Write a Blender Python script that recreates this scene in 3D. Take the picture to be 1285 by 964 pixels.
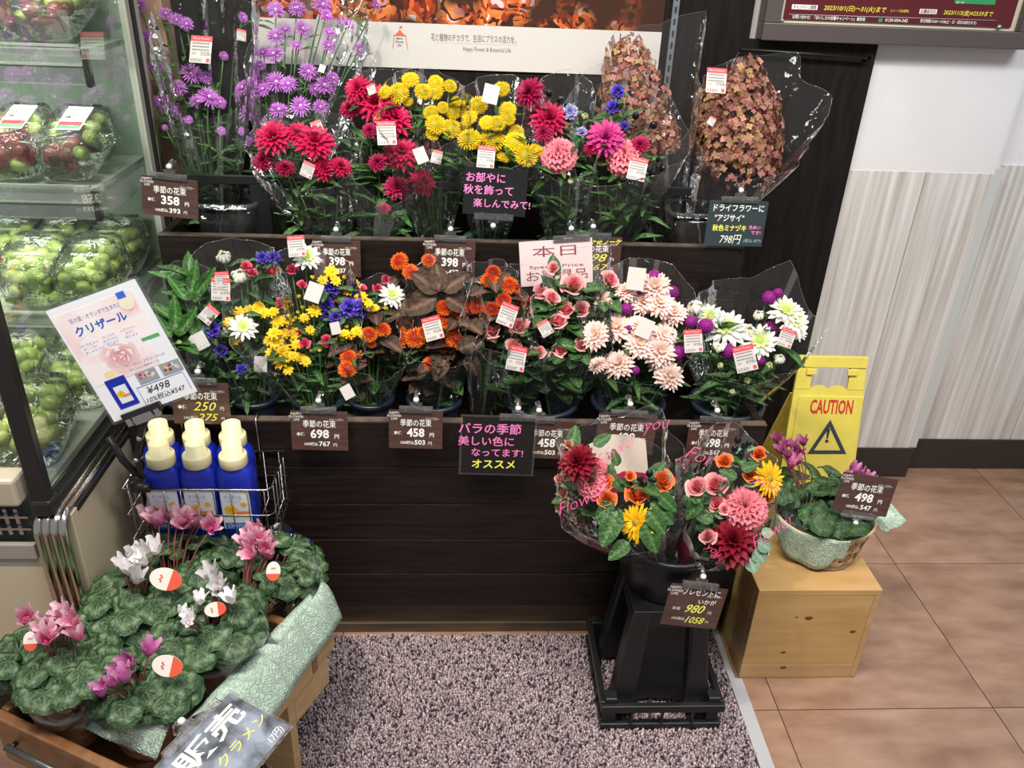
import bpy, bmesh, math, random
from mathutils import Vector, Matrix, Quaternion, noise as mnoise
V = Vector
random.seed(7)
for o in list(bpy.data.objects): bpy.data.objects.remove(o)
scene = bpy.context.scene
COL = scene.collection
PI = math.pi
# ------------------------------------------------------------------ camera
CAM_H = 1.35
PITCH, YAW, ROLL, FPX = math.radians(28.1676), math.radians(3.7297), math.radians(2.4679), 1037.63
CP = V((0, 0, CAM_H))
_f = V((math.sin(YAW)*math.cos(PITCH), math.cos(YAW)*math.cos(PITCH), -math.sin(PITCH)))
_r = V((math.cos(YAW), -math.sin(YAW), 0)); _u = _r.cross(_f)
RT = math.cos(ROLL)*_r + math.sin(ROLL)*_u
UP = -math.sin(ROLL)*_r + math.cos(ROLL)*_u
FW = _f
cd = bpy.data.cameras.new('camera'); cam = bpy.data.objects.new('camera', cd); COL.objects.link(cam)
cd.sensor_fit = 'HORIZONTAL'; cd.sensor_width = 36; cd.lens = FPX/1285*36; cd.clip_start = .02
cam.matrix_world = Matrix(((RT.x, UP.x, -FW.x, 0), (RT.y, UP.y, -FW.y, 0), (RT.z, UP.z, -FW.z, CAM_H), (0, 0, 0, 1)))
scene.camera = cam
def ray(px, py): return (px-642.5)/FPX*RT - (py-482)/FPX*UP + FW
def at(px, py, Y): d = ray(px, py); return CP + d*(Y/d.y)
def atz(px, py, z): d = ray(px, py); return CP + d*((z-CAM_H)/d.z)
def atx(px, py, X): d = ray(px, py); return CP + d*(X/d.x)
def pxm(p): return (V(p)-CP).dot(FW)/FPX          # metres per photo pixel at p
def tocam(p): return (CP-V(p)).normalized()
# ------------------------------------------------------------------ world, lights, exposure
w = bpy.data.worlds.new('world'); scene.world = w; w.use_nodes = True
bg = w.node_tree.nodes['Background']; bg.inputs[0].default_value = (.93, .96, 1, 1); bg.inputs[1].default_value = .34
def area(name, loc, target, sx, sy, power, col=(1, 1, 1)):
    l = bpy.data.lights.new(name, 'AREA'); l.shape = 'RECTANGLE'; l.size = sx; l.size_y = sy; l.energy = power; l.color = col
    o = bpy.data.objects.new(name, l); COL.objects.link(o); o.location = loc
    o.rotation_euler = (V(target)-V(loc)).to_track_quat('-Z', 'Y').to_euler(); return o
area('ceiling_panel_light', (-.35, .35, 2.75), (-.1, 1.3, .3), 1.3, .35, 44, (1, .96, .91))
area('ceiling_panel_light', (1.5, .2, 2.75), (1.2, 1.2, .3), 1.2, .6, 36, (.95, .98, 1))
def spot(name, loc, target, power, ang, blend=.6, col=(1, .86, .72), rad=.04):
    l = bpy.data.lights.new(name, 'SPOT'); l.energy = power; l.spot_size = math.radians(ang); l.spot_blend = blend; l.color = col; l.shadow_soft_size = rad
    o = bpy.data.objects.new(name, l); COL.objects.link(o); o.location = loc
    o.rotation_euler = (V(target)-V(loc)).to_track_quat('-Z', 'Y').to_euler(); return o
spot('ceiling_spotlight', (-.55, .55, 2.7), (-.15, 1.45, .7), 95, 50)
spot('ceiling_spotlight', (.45, .45, 2.7), (.45, 1.5, .8), 80, 50)
vs = scene.view_settings; vs.view_transform = 'Standard'; vs.look = 'None'; vs.gamma = 1; vs.exposure = 0; vs.use_curve_mapping = False
try:
    scene.cycles.transparent_max_bounces = 28; scene.cycles.max_bounces = 7; scene.cycles.caustics_reflective = False; scene.cycles.caustics_refractive = False
except Exception: pass
# ------------------------------------------------------------------ materials
MATS = {}
def _nt(name):
    m = bpy.data.materials.new(name); m.use_nodes = True; nt = m.node_tree; b = nt.nodes['Principled BSDF']
    return m, nt, b
def mat(name, col, rough=.5, metal=0., col2=None, ns=40, stretch=(1, 1, 1), bump=0, bs=200, emit=None, coat=0, contrast=(.35, .65), spec=.5, rnd=0, alpha=1):
    if name in MATS: return MATS[name]
    m, nt, b = _nt(name); N = nt.nodes; L = nt.links
    b.inputs['Base Color'].default_value = (*col, 1); b.inputs['Roughness'].default_value = rough; b.inputs['Metallic'].default_value = metal
    b.inputs['Specular IOR Level'].default_value = spec
    if coat: b.inputs['Coat Weight'].default_value = coat; b.inputs['Coat Roughness'].default_value = .08
    tc = N.new('ShaderNodeTexCoord'); mp = N.new('ShaderNodeMapping'); mp.inputs['Scale'].default_value = stretch; L.new(tc.outputs['Object'], mp.inputs[0])
    if rnd:
        oi = N.new('ShaderNodeObjectInfo'); mu = N.new('ShaderNodeMath'); mu.operation = 'MULTIPLY'; mu.inputs[1].default_value = 37; L.new(oi.outputs['Random'], mu.inputs[0])
        L.new(mu.outputs[0], mp.inputs['Location'])
    if col2:
        n = N.new('ShaderNodeTexNoise'); n.inputs['Scale'].default_value = ns; n.inputs['Detail'].default_value = 5; L.new(mp.outputs[0], n.inputs[0])
        cr = N.new('ShaderNodeValToRGB'); cr.color_ramp.elements[0].position = contrast[0]; cr.color_ramp.elements[1].position = contrast[1]
        cr.color_ramp.elements[0].color = (*col, 1); cr.color_ramp.elements[1].color = (*col2, 1)
        L.new(n.outputs[0], cr.inputs[0]); L.new(cr.outputs[0], b.inputs['Base Color'])
    if bump:
        n2 = N.new('ShaderNodeTexNoise'); n2.inputs['Scale'].default_value = bs; n2.inputs['Detail'].default_value = 4; L.new(mp.outputs[0], n2.inputs[0])
        bp = N.new('ShaderNodeBump'); bp.inputs['Strength'].default_value = bump; bp.inputs['Distance'].default_value = .002; L.new(n2.outputs[0], bp.inputs['Height']); L.new(bp.outputs[0], b.inputs['Normal'])
    if emit: b.inputs['Emission Color'].default_value = (*emit[0], 1); b.inputs['Emission Strength'].default_value = emit[1]
    MATS[name] = m; return m
def vmat(name, rough=.55, trans=.22, bump=0, bs=300, spec=.3, sheen=0):
    if name in MATS: return MATS[name]
    m, nt, b = _nt(name); N = nt.nodes; L = nt.links
    a = N.new('ShaderNodeAttribute'); a.attribute_name = 'Col'
    oi = N.new('ShaderNodeObjectInfo'); h = N.new('ShaderNodeHueSaturation')
    mr = N.new('ShaderNodeMapRange'); mr.inputs[3].default_value = .82; mr.inputs[4].default_value = 1.15; L.new(oi.outputs['Random'], mr.inputs[0]); L.new(mr.outputs[0], h.inputs['Value'])
    L.new(a.outputs['Color'], h.inputs['Color']); L.new(h.outputs[0], b.inputs['Base Color'])
    b.inputs['Roughness'].default_value = rough; b.inputs['Specular IOR Level'].default_value = spec
    if bump:
        tc = N.new('ShaderNodeTexCoord'); n2 = N.new('ShaderNodeTexNoise'); n2.inputs['Scale'].default_value = bs; L.new(tc.outputs['Object'], n2.inputs[0])
        bp = N.new('ShaderNodeBump'); bp.inputs['Strength'].default_value = bump; bp.inputs['Distance'].default_value = .05; L.new(n2.outputs[0], bp.inputs['Height']); L.new(bp.outputs[0], b.inputs['Normal'])
    if trans:
        t = N.new('ShaderNodeBsdfTranslucent'); L.new(h.outputs[0], t.inputs[0]); mx = N.new('ShaderNodeMixShader'); mx.inputs[0].default_value = trans
        L.new(b.outputs[0], mx.inputs[1]); L.new(t.outputs[0], mx.inputs[2]); L.new(mx.outputs[0], N['Material Output'].inputs[0])
    MATS[name] = m; return m
def film(name, haze=.02, gl=1., tint=(1, 1, 1), rough=.06, bump=.35, bs=30, hazecol=(.9, .92, .95), dots=0):
    if name in MATS: return MATS[name]
    m, nt, b = _nt(name); N = nt.nodes; L = nt.links; N.remove(b)
    t = N.new('ShaderNodeBsdfTransparent'); t.inputs[0].default_value = (*tint, 1)
    g = N.new('ShaderNodeBsdfGlossy'); g.inputs['Roughness'].default_value = rough; g.inputs[0].default_value = (1, 1, 1, 1)
    d = N.new('ShaderNodeBsdfDiffuse'); d.inputs[0].default_value = (*hazecol, 1)
    fr = N.new('ShaderNodeFresnel'); fr.inputs[0].default_value = 1.4
    tc = N.new('ShaderNodeTexCoord'); n = N.new('ShaderNodeTexNoise'); n.inputs['Scale'].default_value = bs; n.inputs['Detail'].default_value = 2; L.new(tc.outputs['Object'], n.inputs[0])
    if bump:
        bp = N.new('ShaderNodeBump'); bp.inputs['Strength'].default_value = bump; bp.inputs['Distance'].default_value = .02; L.new(n.outputs[0], bp.inputs['Height'])
        L.new(bp.outputs[0], g.inputs['Normal']); L.new(bp.outputs[0], fr.inputs['Normal'])
    mu = N.new('ShaderNodeMath'); mu.operation = 'MULTIPLY'; mu.inputs[1].default_value = gl; mu.use_clamp = True; L.new(fr.outputs[0], mu.inputs[0])
    m1 = N.new('ShaderNodeMixShader'); m1.inputs[0].default_value = haze; L.new(t.outputs[0], m1.inputs[1]); L.new(d.outputs[0], m1.inputs[2])
    m2 = N.new('ShaderNodeMixShader'); L.new(mu.outputs[0], m2.inputs[0]); L.new(m1.outputs[0], m2.inputs[1]); L.new(g.outputs[0], m2.inputs[2])
    L.new(m2.outputs[0], N['Material Output'].inputs[0]); MATS[name] = m; return m
FILM = film('clear_film', .010, .9); EDGE = film('film_fold', .06, 1.3); GLASS = film('showcase_glass', .008, .3, (.93, .97, .94), .01, 0)
ACRYL = film('clear_acrylic', .035, 1.5, (.97, .97, .97), .05, .1, 60); PACK = film('pack_plastic', .03, 1.2, (.98, 1, .98), .05, .5, 45)
PETAL = vmat('petal', .5, .2); LEAF = vmat('leaf', .42, .12, .25, 9, .4); LEAFM = vmat('leaf_matte', .7, .05, .3, 9, .2)
WHITE = mat('print_white', (.86, .85, .82), .6); RED = mat('print_red', (.72, .03, .05), .5); INK = mat('print_black', (.02, .02, .02), .6)
PINKINK = mat('chalk_pink', (.9, .22, .55), .6); YELINK = mat('chalk_yellow', (.85, .85, .12), .6); BLUEINK = mat('print_blue', (.03, .14, .6), .5)
# ------------------------------------------------------------------ mesh building
class MB:
    def __init__(s, off=(0, 0, 0)): s.v = []; s.f = []; s.m = []; s.c = []; s.off = V(off); s.col = (1, 1, 1)
    def vert(s, p, c=None): s.v.append(tuple(V(p)-s.off)); s.c.append(c or s.col); return len(s.v)-1
    def face(s, ids, mi=0): s.f.append(tuple(ids)); s.m.append(mi)
    def quad(s, a, b, c, d, mi=0): s.face([s.vert(p) for p in (a, b, c, d)], mi)
    def box(s, lo, hi, mi=0, ax=None):
        lo = V(lo); hi = V(hi); ids = []
        for k in range(8):
            p = V((hi.x if k & 1 else lo.x, hi.y if k & 2 else lo.y, hi.z if k & 4 else lo.z))
            ids.append(s.vert(ax @ p if ax else p))
        for q in ((0, 2, 3, 1), (4, 5, 7, 6), (0, 1, 5, 4), (1, 3, 7, 5), (3, 2, 6, 7), (2, 0, 4, 6)): s.face([ids[i] for i in q], mi)
    def tube(s, pts, rad, n=6, mi=0, cap=True, cols=None):
        pts = [V(p) for p in pts]; rings = []
        t0 = (pts[1]-pts[0]).normalized(); nrm = t0.orthogonal().normalized()
        for i, p in enumerate(pts):
            t = (pts[min(i+1, len(pts)-1)]-pts[max(i-1, 0)])
            t = t.normalized() if t.length > 1e-9 else t0
            nrm = (nrm-t*nrm.dot(t)); nrm = nrm.normalized() if nrm.length > 1e-6 else t.orthogonal().normalized()
            b = t.cross(nrm); r = rad[i] if isinstance(rad, (list, tuple)) else rad
            rings.append([s.vert(p+(nrm*math.cos(2*PI*k/n)+b*math.sin(2*PI*k/n))*r, cols[i] if cols else None) for k in range(n)])
        for i in range(len(rings)-1):
            for k in range(n): s.face((rings[i][k], rings[i][(k+1) % n], rings[i+1][(k+1) % n], rings[i+1][k]), mi)
        if cap: s.face(rings[0][::-1], mi); s.face(rings[-1], mi)
    def lathe(s, prof, n=24, ax=None, mi=0, sq=None, ry=1.):
        rings = []
        for r, z in prof:
            ring = []
            for k in range(n):
                a = 2*PI*(k+.5)/n; c, sn = math.cos(a), math.sin(a)
                if sq: e = 1/(abs(c)**sq+abs(sn)**sq)**(1/sq); c, sn = c*e, sn*e
                p = V((r*c, r*sn*ry, z)); ring.append(s.vert(ax @ p if ax else p))
            rings.append(ring)
        for i in range(len(rings)-1):
            for k in range(n): s.face((rings[i][k], rings[i][(k+1) % n], rings[i+1][(k+1) % n], rings[i+1][k]), mi)
        return rings
    def disc(s, ring, mi=0, flip=False): s.face(ring[::-1] if flip else ring, mi)
    def grid(s, fn, nu, nv, mi=0, wrapu=False, cfn=None):
        ids = [[s.vert(fn(i/nu, j/nv), cfn(i/nu, j/nv) if cfn else None) for i in range(nu if wrapu else nu+1)] for j in range(nv+1)]
        for j in range(nv):
            for i in range(nu):
                i2 = (i+1) % nu if wrapu else i+1
                s.face((ids[j][i], ids[j][i2], ids[j+1][i2], ids[j+1][i]), mi(i/nu, j/nv) if callable(mi) else mi)
        return ids
    def ell(s, c, r, n=10, m=6, mi=0, ax=None, col=None):
        c = V(c); r = V(r) if hasattr(r, '__len__') else V((r, r, r))
        def fn(u, v):
            a = 2*PI*u; t = PI*(v*.998+.001); p = V((r.x*math.sin(t)*math.cos(a), r.y*math.sin(t)*math.sin(a), -r.z*math.cos(t)))
            return c+(ax @ p if ax else p)
        s.grid(fn, n, m, mi, True, (lambda u, v: col) if col else None)
    def mesh(s, name, mats, smooth=True):
        me = bpy.data.meshes.new(name); me.from_pydata(s.v, [], s.f)
        ca = me.color_attributes.new('Col', 'FLOAT_COLOR', 'POINT'); ca.data.foreach_set('color', [x for c in s.c for x in (*c[:3], 1.)])
        for m in (mats if isinstance(mats, (list, tuple)) else [mats]): me.materials.append(m)
        me.polygons.foreach_set('material_index', s.m)
        me.polygons.foreach_set('use_smooth', [smooth]*len(s.f)); me.update(); return me
    def build(s, name, mats, parent=None, smooth=True, loc=None):
        return put(name, s.mesh(name, mats, smooth), parent, loc)
def put(name, me, parent=None, loc=None, quat=None, sc=None):
    o = bpy.data.objects.new(name, me); COL.objects.link(o)
    if parent: o.parent = parent
    if loc is not None: o.location = loc
    if quat is not None: o.rotation_mode = 'QUATERNION'; o.rotation_quaternion = quat
    if sc is not None: o.scale = (sc, sc, sc) if not hasattr(sc, '__len__') else sc
    return o
def tag(o, label=None, cat=None, group=None, kind=None):
    if label: o['label'] = label
    if cat: o['category'] = cat
    if group: o['group'] = group
    if kind: o['kind'] = kind
    return o
def thing(name, label, cat, loc=(0, 0, 0), group=None):
    o = bpy.data.objects.new(name, None); COL.objects.link(o); o.location = loc; o.empty_display_size = .05
    return tag(o, label, cat, group)
def bevel(o, w=.002, n=2):
    m = o.modifiers.new('bevel', 'BEVEL'); m.width = w; m.segments = n; m.limit_method = 'ANGLE'; return o
def boxo(name, lo, hi, m, parent=None, bev=0, off=(0, 0, 0), ax=None):
    b = MB(off); b.box(lo, hi, 0, ax); o = b.build(name, m, parent, False)
    if bev: bevel(o, bev)
    return o
TXT = {}
def text_mesh(body, m, shear=0, bold=0):
    k = (body, m.name, shear, bold)
    if k in TXT: return TXT[k]
    c = bpy.data.curves.new('lettering', 'FONT'); c.body = body; c.size = 1; c.align_x = 'CENTER'; c.align_y = 'CENTER'; c.shear = shear; c.offset = bold; c.resolution_u = 2; c.extrude = .004; c.fill_mode = 'BOTH'
    ob = bpy.data.objects.new('lettering', c); me = bpy.data.meshes.new_from_object(ob); bpy.data.objects.remove(ob); bpy.data.curves.remove(c)
    me.materials.clear(); me.materials.append(m); TXT[k] = me; return me
def text(body, size, m, parent, loc, quat=None, shear=0, bold=0, width=None, name='lettering'):
    me = text_mesh(body, m, shear, bold); sx = size
    if width:
        xs = [v.co.x for v in me.vertices]; sx = width/max(1e-6, max(xs)-min(xs)) if xs else size
    return put(name, me, parent, loc, quat, (sx, size, size*.05))
def basis_q(x, y):
    x = V(x).normalized(); y = V(y); y = (y-x*y.dot(x)).normalized(); z = x.cross(y)
    return Matrix((x, y, z)).transposed().to_quaternion()
def face_q(n, spin=0):
    return V((0, 0, 1)).rotation_difference(V(n).normalized()) @ Quaternion((0, 0, 1), spin)
# ------------------------------------------------------------------ the setting
def struct(name, b, m, parent=None, smooth=False):
    o = b.build(name, m, parent, smooth)
    if not parent: o['kind'] = 'structure'
    return o
GROUT = mat('floor_joint', (.12, .07, .05), .8)
TILE = mat('floor_tile', (.22, .118, .075), .26, col2=(.40, .25, .175), ns=14, stretch=(.6, 1.5, 1), contrast=(.26, .74), coat=.25, rnd=1, bump=.06, bs=60)
b = MB(); b.box((-1.75, -.6, -.03), (2.4, 2.1, -.0035)); floor = struct('floor', b, GROUT)
tb = MB(); tb.box((.0012, .0012, -.004), (.4488, .4488, 0)); tm = tb.mesh('tile', TILE, False)
for i in range(-5, 4):
    for j in range(-4, 2):
        x, y = .642+.45*i, 1.135+.445*j
        if y > 2.02: continue
        o = put('tile', tm, floor, (x, y, 0)); o.scale = (1, .9889, 1)
WP = mat('wall_white', (.78, .77, .78), .6, col2=(.74, .73, .74), ns=6, bump=.08, bs=150)
PLANK = mat('wall_plank', (.46, .42, .38), .5, col2=(.74, .73, .71), ns=3.2, stretch=(20, 1, .55), contrast=(.3, .66), rnd=1)
DARKW = mat('stained_panel', (.007, .0055, .005), .6, col2=(.014, .011, .009), ns=8, stretch=(8, 8, 1), spec=.15)
BASEB = mat('baseboard_vinyl', (.032, .024, .022), .42)
GREYT = mat('corner_trim_grey', (.55, .57, .56), .5)
b = MB(); b.box((-1.75, 1.98, 0), (1.30, 2.12, 2.6)); wb = struct('wall_back', b, WP)
b = MB(); b.box((1.30, 2.024, 0), (2.4, 2.16, 2.6)); wf = struct('wall_far', b, WP)
for lo, hi in ((.70, .919), (.919, 1.118), (1.118, 1.288)):
    boxo('plank', (lo+.0008, 1.972, .098), (hi-.0008, 1.982, .8915), PLANK, wb)
boxo('upper_sheet', (.86, 1.9735, .8895), (1.29, 1.981, 1.7), WP, wb)
boxo('corner_strip', (1.288, 1.974, .098), (1.312, 2.03, .905), GREYT, wb)
for lo, hi in ((1.313, 1.62), (1.62, 1.95), (1.95, 2.4)):
    boxo('plank', (lo+.0008, 2.018, .1), (hi-.0008, 2.03, .903), PLANK, wf)
b = MB(); b.box((.86, 1.966, 0), (1.303, 1.985, .098)); b.box((1.29, 1.975, 0), (1.303, 2.03, .098)); struct('baseboard_back', b, BASEB)
b = MB(); b.box((1.303, 2.012, 0), (2.4, 2.03, .101)); struct('baseboard_far', b, BASEB)
b = MB(); b.box((-.63, 1.952, 0), (.916, 1.972, 1.178)); b.box((-.63, 1.952, 1.178), (.621, 1.972, 1.75)); blackp = struct('wall_black_panel', b, DARKW)
OAK = mat('pale_oak', (.42, .27, .15), .5, col2=(.55, .38, .23), ns=4, stretch=(10, 10, 1.2))
b = MB(); b.box((-.80, 1.9, .2), (-.632, 1.975, 1.75)); struct('wall_oak_strip', b, OAK)
# rod along the panel's head
DM = mat('dark_metal', (.03, .028, .026), .35, .7)
STEEL = mat('steel', (.55, .56, .58), .25, 1.)
rod = thing('hanging_rod', 'thin dark rod fixed along the top of the black panel', 'rod', (.62, 1.93, 1.155))
b = MB((.62, 1.93, 1.155)); b.tube([(.60, 1.935, 1.158), (.89, 1.935, 1.150)], .004, 8); b.build('bar', DM, rod)
b = MB((.62, 1.93, 1.155)); b.lathe([(.002, 0), (.009, .001), (.009, .006), (.004, .01), (.004, .02)], 12, Matrix.Translation((.893, 1.952, 1.150)) @ Matrix.Rotation(PI/2, 4, 'X')); b.build('bracket', DM, rod)
# slotted track
tr = thing('slotted_track', 'grey slotted steel track fixed upright on the dark panel', 'track', (.447, 1.95, .9))
b = MB((.447, 1.95, .9)); b.box((.440, 1.944, .9), (.454, 1.952, 1.75)); b.build('rail', mat('track_grey', (.35, .38, .42), .35, .8), tr, False)
b = MB((0, 0, 0)); b.box((-.0022, -.0008, -.0065), (.0022, .0004, .0065)); sm = b.mesh('slot', INK, False)
for k in range(34): put('slot', sm, tr, (0, -.0062, .02+k*.024))
# autumn poster
def leafphoto():
    m, nt, bb = _nt('autumn_leaf_print'); N = nt.nodes; L = nt.links; MATS['autumn_leaf_print'] = m
    tc = N.new('ShaderNodeTexCoord'); nz = N.new('ShaderNodeTexNoise'); nz.inputs['Scale'].default_value = 14; L.new(tc.outputs['Object'], nz.inputs[0])
    ad = N.new('ShaderNodeMix'); ad.data_type = 'VECTOR'; ad.inputs[0].default_value = .12; L.new(tc.outputs['Object'], ad.inputs[4]); L.new(nz.outputs['Color'], ad.inputs[5])
    vo = N.new('ShaderNodeTexVoronoi'); vo.inputs['Scale'].default_value = 95; L.new(ad.outputs[1], vo.inputs[0])
    cr = N.new('ShaderNodeValToRGB'); e = cr.color_ramp.elements; e[0].position = 0; e[0].color = (.02, .006, .004, 1); e[1].position = 1; e[1].color = (.75, .7, .75, 1)
    for p, c in ((.28, (.10, .012, .004)), (.45, (.45, .05, .01)), (.65, (.72, .13, .02)), (.85, (.8, .28, .08)), (.95, (.35, .04, .01))):
        q = e.new(p); q.color = (*c, 1)
    sp = N.new('ShaderNodeSeparateColor'); L.new(vo.outputs['Color'], sp.inputs[0]); L.new(sp.outputs[0], cr.inputs[0])
    n2 = N.new('ShaderNodeTexNoise'); n2.inputs['Scale'].default_value = 9; L.new(tc.outputs['Object'], n2.inputs[0])
    c2 = N.new('ShaderNodeValToRGB'); c2.color_ramp.elements[0].position = .42; c2.color_ramp.elements[1].position = .56; L.new(n2.outputs[0], c2.inputs[0])
    sx = N.new('ShaderNodeSeparateXYZ'); L.new(tc.outputs['Object'], sx.inputs[0])
    mr = N.new('ShaderNodeMapRange'); mr.inputs[1].default_value = .27; mr.inputs[2].default_value = .38; mr.inputs[3].default_value = 1; mr.inputs[4].default_value = .0; L.new(sx.outputs[0], mr.inputs[0])
    mm = N.new('ShaderNodeMath'); mm.operation = 'MULTIPLY'; L.new(c2.outputs[0], mm.inputs[0]); L.new(mr.outputs[0], mm.inputs[1])
    mx = N.new('ShaderNodeMix'); mx.data_type = 'RGBA'; mx.inputs[6].default_value = (.045, .016, .008, 1); L.new(mm.outputs[0], mx.inputs[0]); L.new(cr.outputs[0], mx.inputs[7]); L.new(mx.outputs[2], bb.inputs['Base Color'])
    bb.inputs['Roughness'].default_value = .35; return m
PZ0, PZ1 = 1.094, 1.186
po = thing('autumn_poster', 'wide poster of red autumn leaves above a white slogan band', 'poster', (0, 1.949, PZ0))
b = MB((0, 1.949, PZ0)); b.box((-.46, 1.947, PZ0), (.423, 1.9515, PZ1)); b.build('slogan_band', mat('poster_white', (.60, .575, .55), .55), po, False)
b = MB((0, 1.949, PZ0)); b.box((-.46, 1.947, PZ1), (.423, 1.9515, 1.62)); b.build('leaf_photograph', leafphoto(), po, False)
QX = basis_q((1, 0, 0), (0, 0, 1))
GRYINK = mat('print_brown_grey', (.2, .15, .12), .6); TENT = mat('print_tent_red', (.75, .12, .06), .6)
def pl(px, py): return at(px, py, 1.9465)-V((0, 1.949, PZ0))
text('花と植物のチカラで、生活にプラスの活力を。', .0165, GRYINK, po, pl(596, 49), QX, width=.185, bold=.004)
text('Happy Flower & Botanical Life', .0125, GRYINK, po, pl(611, 62.5), QX, width=.105)
text('・'*44, .008, GRYINK, po, pl(598, 55.5), QX, width=.18)
c0 = pl(502, 50); b = MB()
for sx in (-1, 1): b.tube([c0+V((sx*.013, 0, .010)), c0+V((sx*.0135, 0, -.002)), c0+V((sx*.0165, 0, -.018))], .0007, 5)
b.tube([c0+V((0, 0, .02)), c0+V((0, 0, .027))], .0005, 4)
ids = [b.vert(c0+V(p)) for p in ((-.013, -.0003, .008), (.013, -.0003, .008), (.006, -.0003, .014), (0, -.0003, .021), (-.006, -.0003, .014))]; b.face(ids)
ids = [b.vert(c0+V(p)) for p in ((0, -.0003, .0235), (.006, -.0003, .0245), (.004, -.0003, .026), (.006, -.0003, .0275), (0, -.0003, .0275))]; b.face(ids)
b.build('tent_logo', TENT, po, False)
for k, s in enumerate(('Merci', 'Flower', 'Life.')): text(s, .0062, GRYINK, po, c0+V((-.001, -.0004, .003-.0068*k)), QX, bold=.012)
# framed campaign poster
fr = thing('framed_campaign_poster', 'maroon campaign poster in a dark grey frame on the white wall', 'poster', (.93, 1.96, 1.18))
O = (.93, 1.96, 1.18); FRM = mat('frame_grey', (.085, .07, .068), .4); CREAM = mat('mount_cream', (.75, .66, .5), .6)
FX0, FX1, FZ0 = .640, 1.252, 1.179
boxo('backing', (FX0+.02, 1.948, FZ0+.02), (FX1-.02, 1.972, 1.62), CREAM, fr, 0, O)
boxo('frame_bottom', (FX0, 1.926, FZ0), (FX1, 1.972, FZ0+.036), FRM, fr, .002, O)
boxo('frame_side', (FX0, 1.926, FZ0+.036), (FX0+.036, 1.972, 1.62), FRM, fr, .002, O); boxo('frame_side', (FX1-.036, 1.926, FZ0+.036), (FX1, 1.972, 1.62), FRM, fr, .002, O)
MAR = mat('maroon_print', (.105, .012, .018), .22); 
boxo('sheet', (FX0+.047, 1.944, FZ0+.043), (FX1-.049, 1.9478, 1.62), MAR, fr, 0, O)
def fl(px, py): return at(px, py, 1.9425)-V(O)
PRW = mat('poster_print_white', (.9, .88, .86), .5); PRY = mat('poster_print_yellow', (.9, .75, .08), .5)
def pill(px, py, w, h, m):
    p = fl(px, py); boxo('caption_pill', p+V((-w/2, .0005, -h/2)), p+V((w/2, .0013, h/2)), m, fr)
pill(1010, 9, .057, .0095, PRW); text('キャンペーン期間', .0085, MAR, fr, fl(1010, 9.3), QX, width=.05, bold=.005)
text('2023/10/1(日)〜31(火)まで', .0125, PRY, fr, fl(1073, 11.5), QX, width=.139, bold=.01, shear=.15)
text('(レシート有効期限)', .0065, PRY, fr, fl(1129, 14), QX, width=.041)
pill(1165, 14.5, .039, .0095, PRW); text('応募締切日', .0085, MAR, fr, fl(1165, 14.8), QX, width=.034, bold=.005)
text('2023/11/3(金)※23:59まで', .0115, PRY, fr, fl(1215, 17), QX, width=.112, bold=.01, shear=.15)
b = MB(); b.tube([fl(990, 17.8), fl(1250, 25.6)], .0004, 4); b.build('rule_line', PRW, fr)
text('お問い合わせ：「おいしさ大収穫キャンペーン」事務局', .0082, PRW, fr, fl(1040, 23), QX, width=.163, bold=.012)
text('0120-004-242', .0088, PRW, fr, fl(1125, 25.8), QX, width=.051, bold=.012)
text('受付時間/10:00〜17:00(土・日・祝日は除きます)', .0078, PRW, fr, fl(1190, 27.8), QX, width=.128, bold=.008)
GRN = mat('poster_green', (.03, .3, .1), .5); pill(1105, 25.4, .009, .007, GRN); p = fl(1215, 1); boxo('coupon_panel', p+V((-.03, .0004, -.006)), p+V((.062, .001, .02)), GRN, fr); text('カード', .006, PRW, fr, fl(1205, 3.5), QX, bold=.02)
for px, py in ((981, 26), (1254, 34)):
    b = MB(); b.lathe([(.001, -.004), (.0045, -.003), (.0055, 0), (.0055, .001)], 14, Matrix.Translation(fl(px, py)) @ Matrix.Rotation(-PI/2, 4, 'X')); b.build('stud', mat('stud_grey', (.35, .36, .34), .3, .6), fr)
# carpet
CARP = mat('carpet_backing', (.16, .12, .135), 1.)
cp = thing('carpet_mat', 'mottled mauve grey carpet mat with a grey edging strip', 'mat', (0, .9, 0))
CX0, CX1, CY0, CY1 = -.60, .560, .25, 1.338
boxo('backing', (CX0, CY0, .0005), (CX1, CY1, .004), CARP, cp, 0, (0, .9, 0))
b = MB((0, .9, 0)); b.box((.561, CY0, .0005), (.574, 1.36, .006)); b.box((.574, CY0, .0005), (.590, 1.215, .0025)); b.build('edging_strip', mat('edging_grey', (.42, .43, .45), .35), cp, False)
rg = random.Random(3); b = MB((0, .9, 0))
y = .52
while y < CY1:
    x = CX0+.003
    while x < CX1-.002:
        px, py = x+rg.uniform(-.002, .002), y+rg.uniform(-.002, .002)
        g = rg.random(); k = .5+.62*rg.random()
        nz = mnoise.noise((px*90, py*90, 0)); g += .16*nz
        c = (.49*k, .39*k, .41*k) if g < .78 else (.065*k, .052*k, .065*k) if g < .95 else (.66*k, .56*k, .56*k)
        a = rg.uniform(0, 2*PI); h = rg.uniform(.006, .0125); r = rg.uniform(.0017, .003); lx, ly = rg.uniform(-.003, .003), rg.uniform(-.003, .003)
        base = [b.vert((px+r*math.cos(a+t), py+r*math.sin(a+t), .003), c) for t in (0, 2.1, 4.2)]
        mid = [b.vert((px+lx*.5+r*1.15*math.cos(a+t+.5), py+ly*.5+r*1.15*math.sin(a+t+.5), .003+h*.65), c) for t in (0, 2.1, 4.2)]
        tp = b.vert((px+lx, py+ly, .003+h), c)
        for q in range(3): b.face((base[q], base[(q+1) % 3], mid[(q+1) % 3], mid[q])); b.face((mid[q], mid[(q+1) % 3], tp))
        x += .0044
    y += .0044
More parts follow.
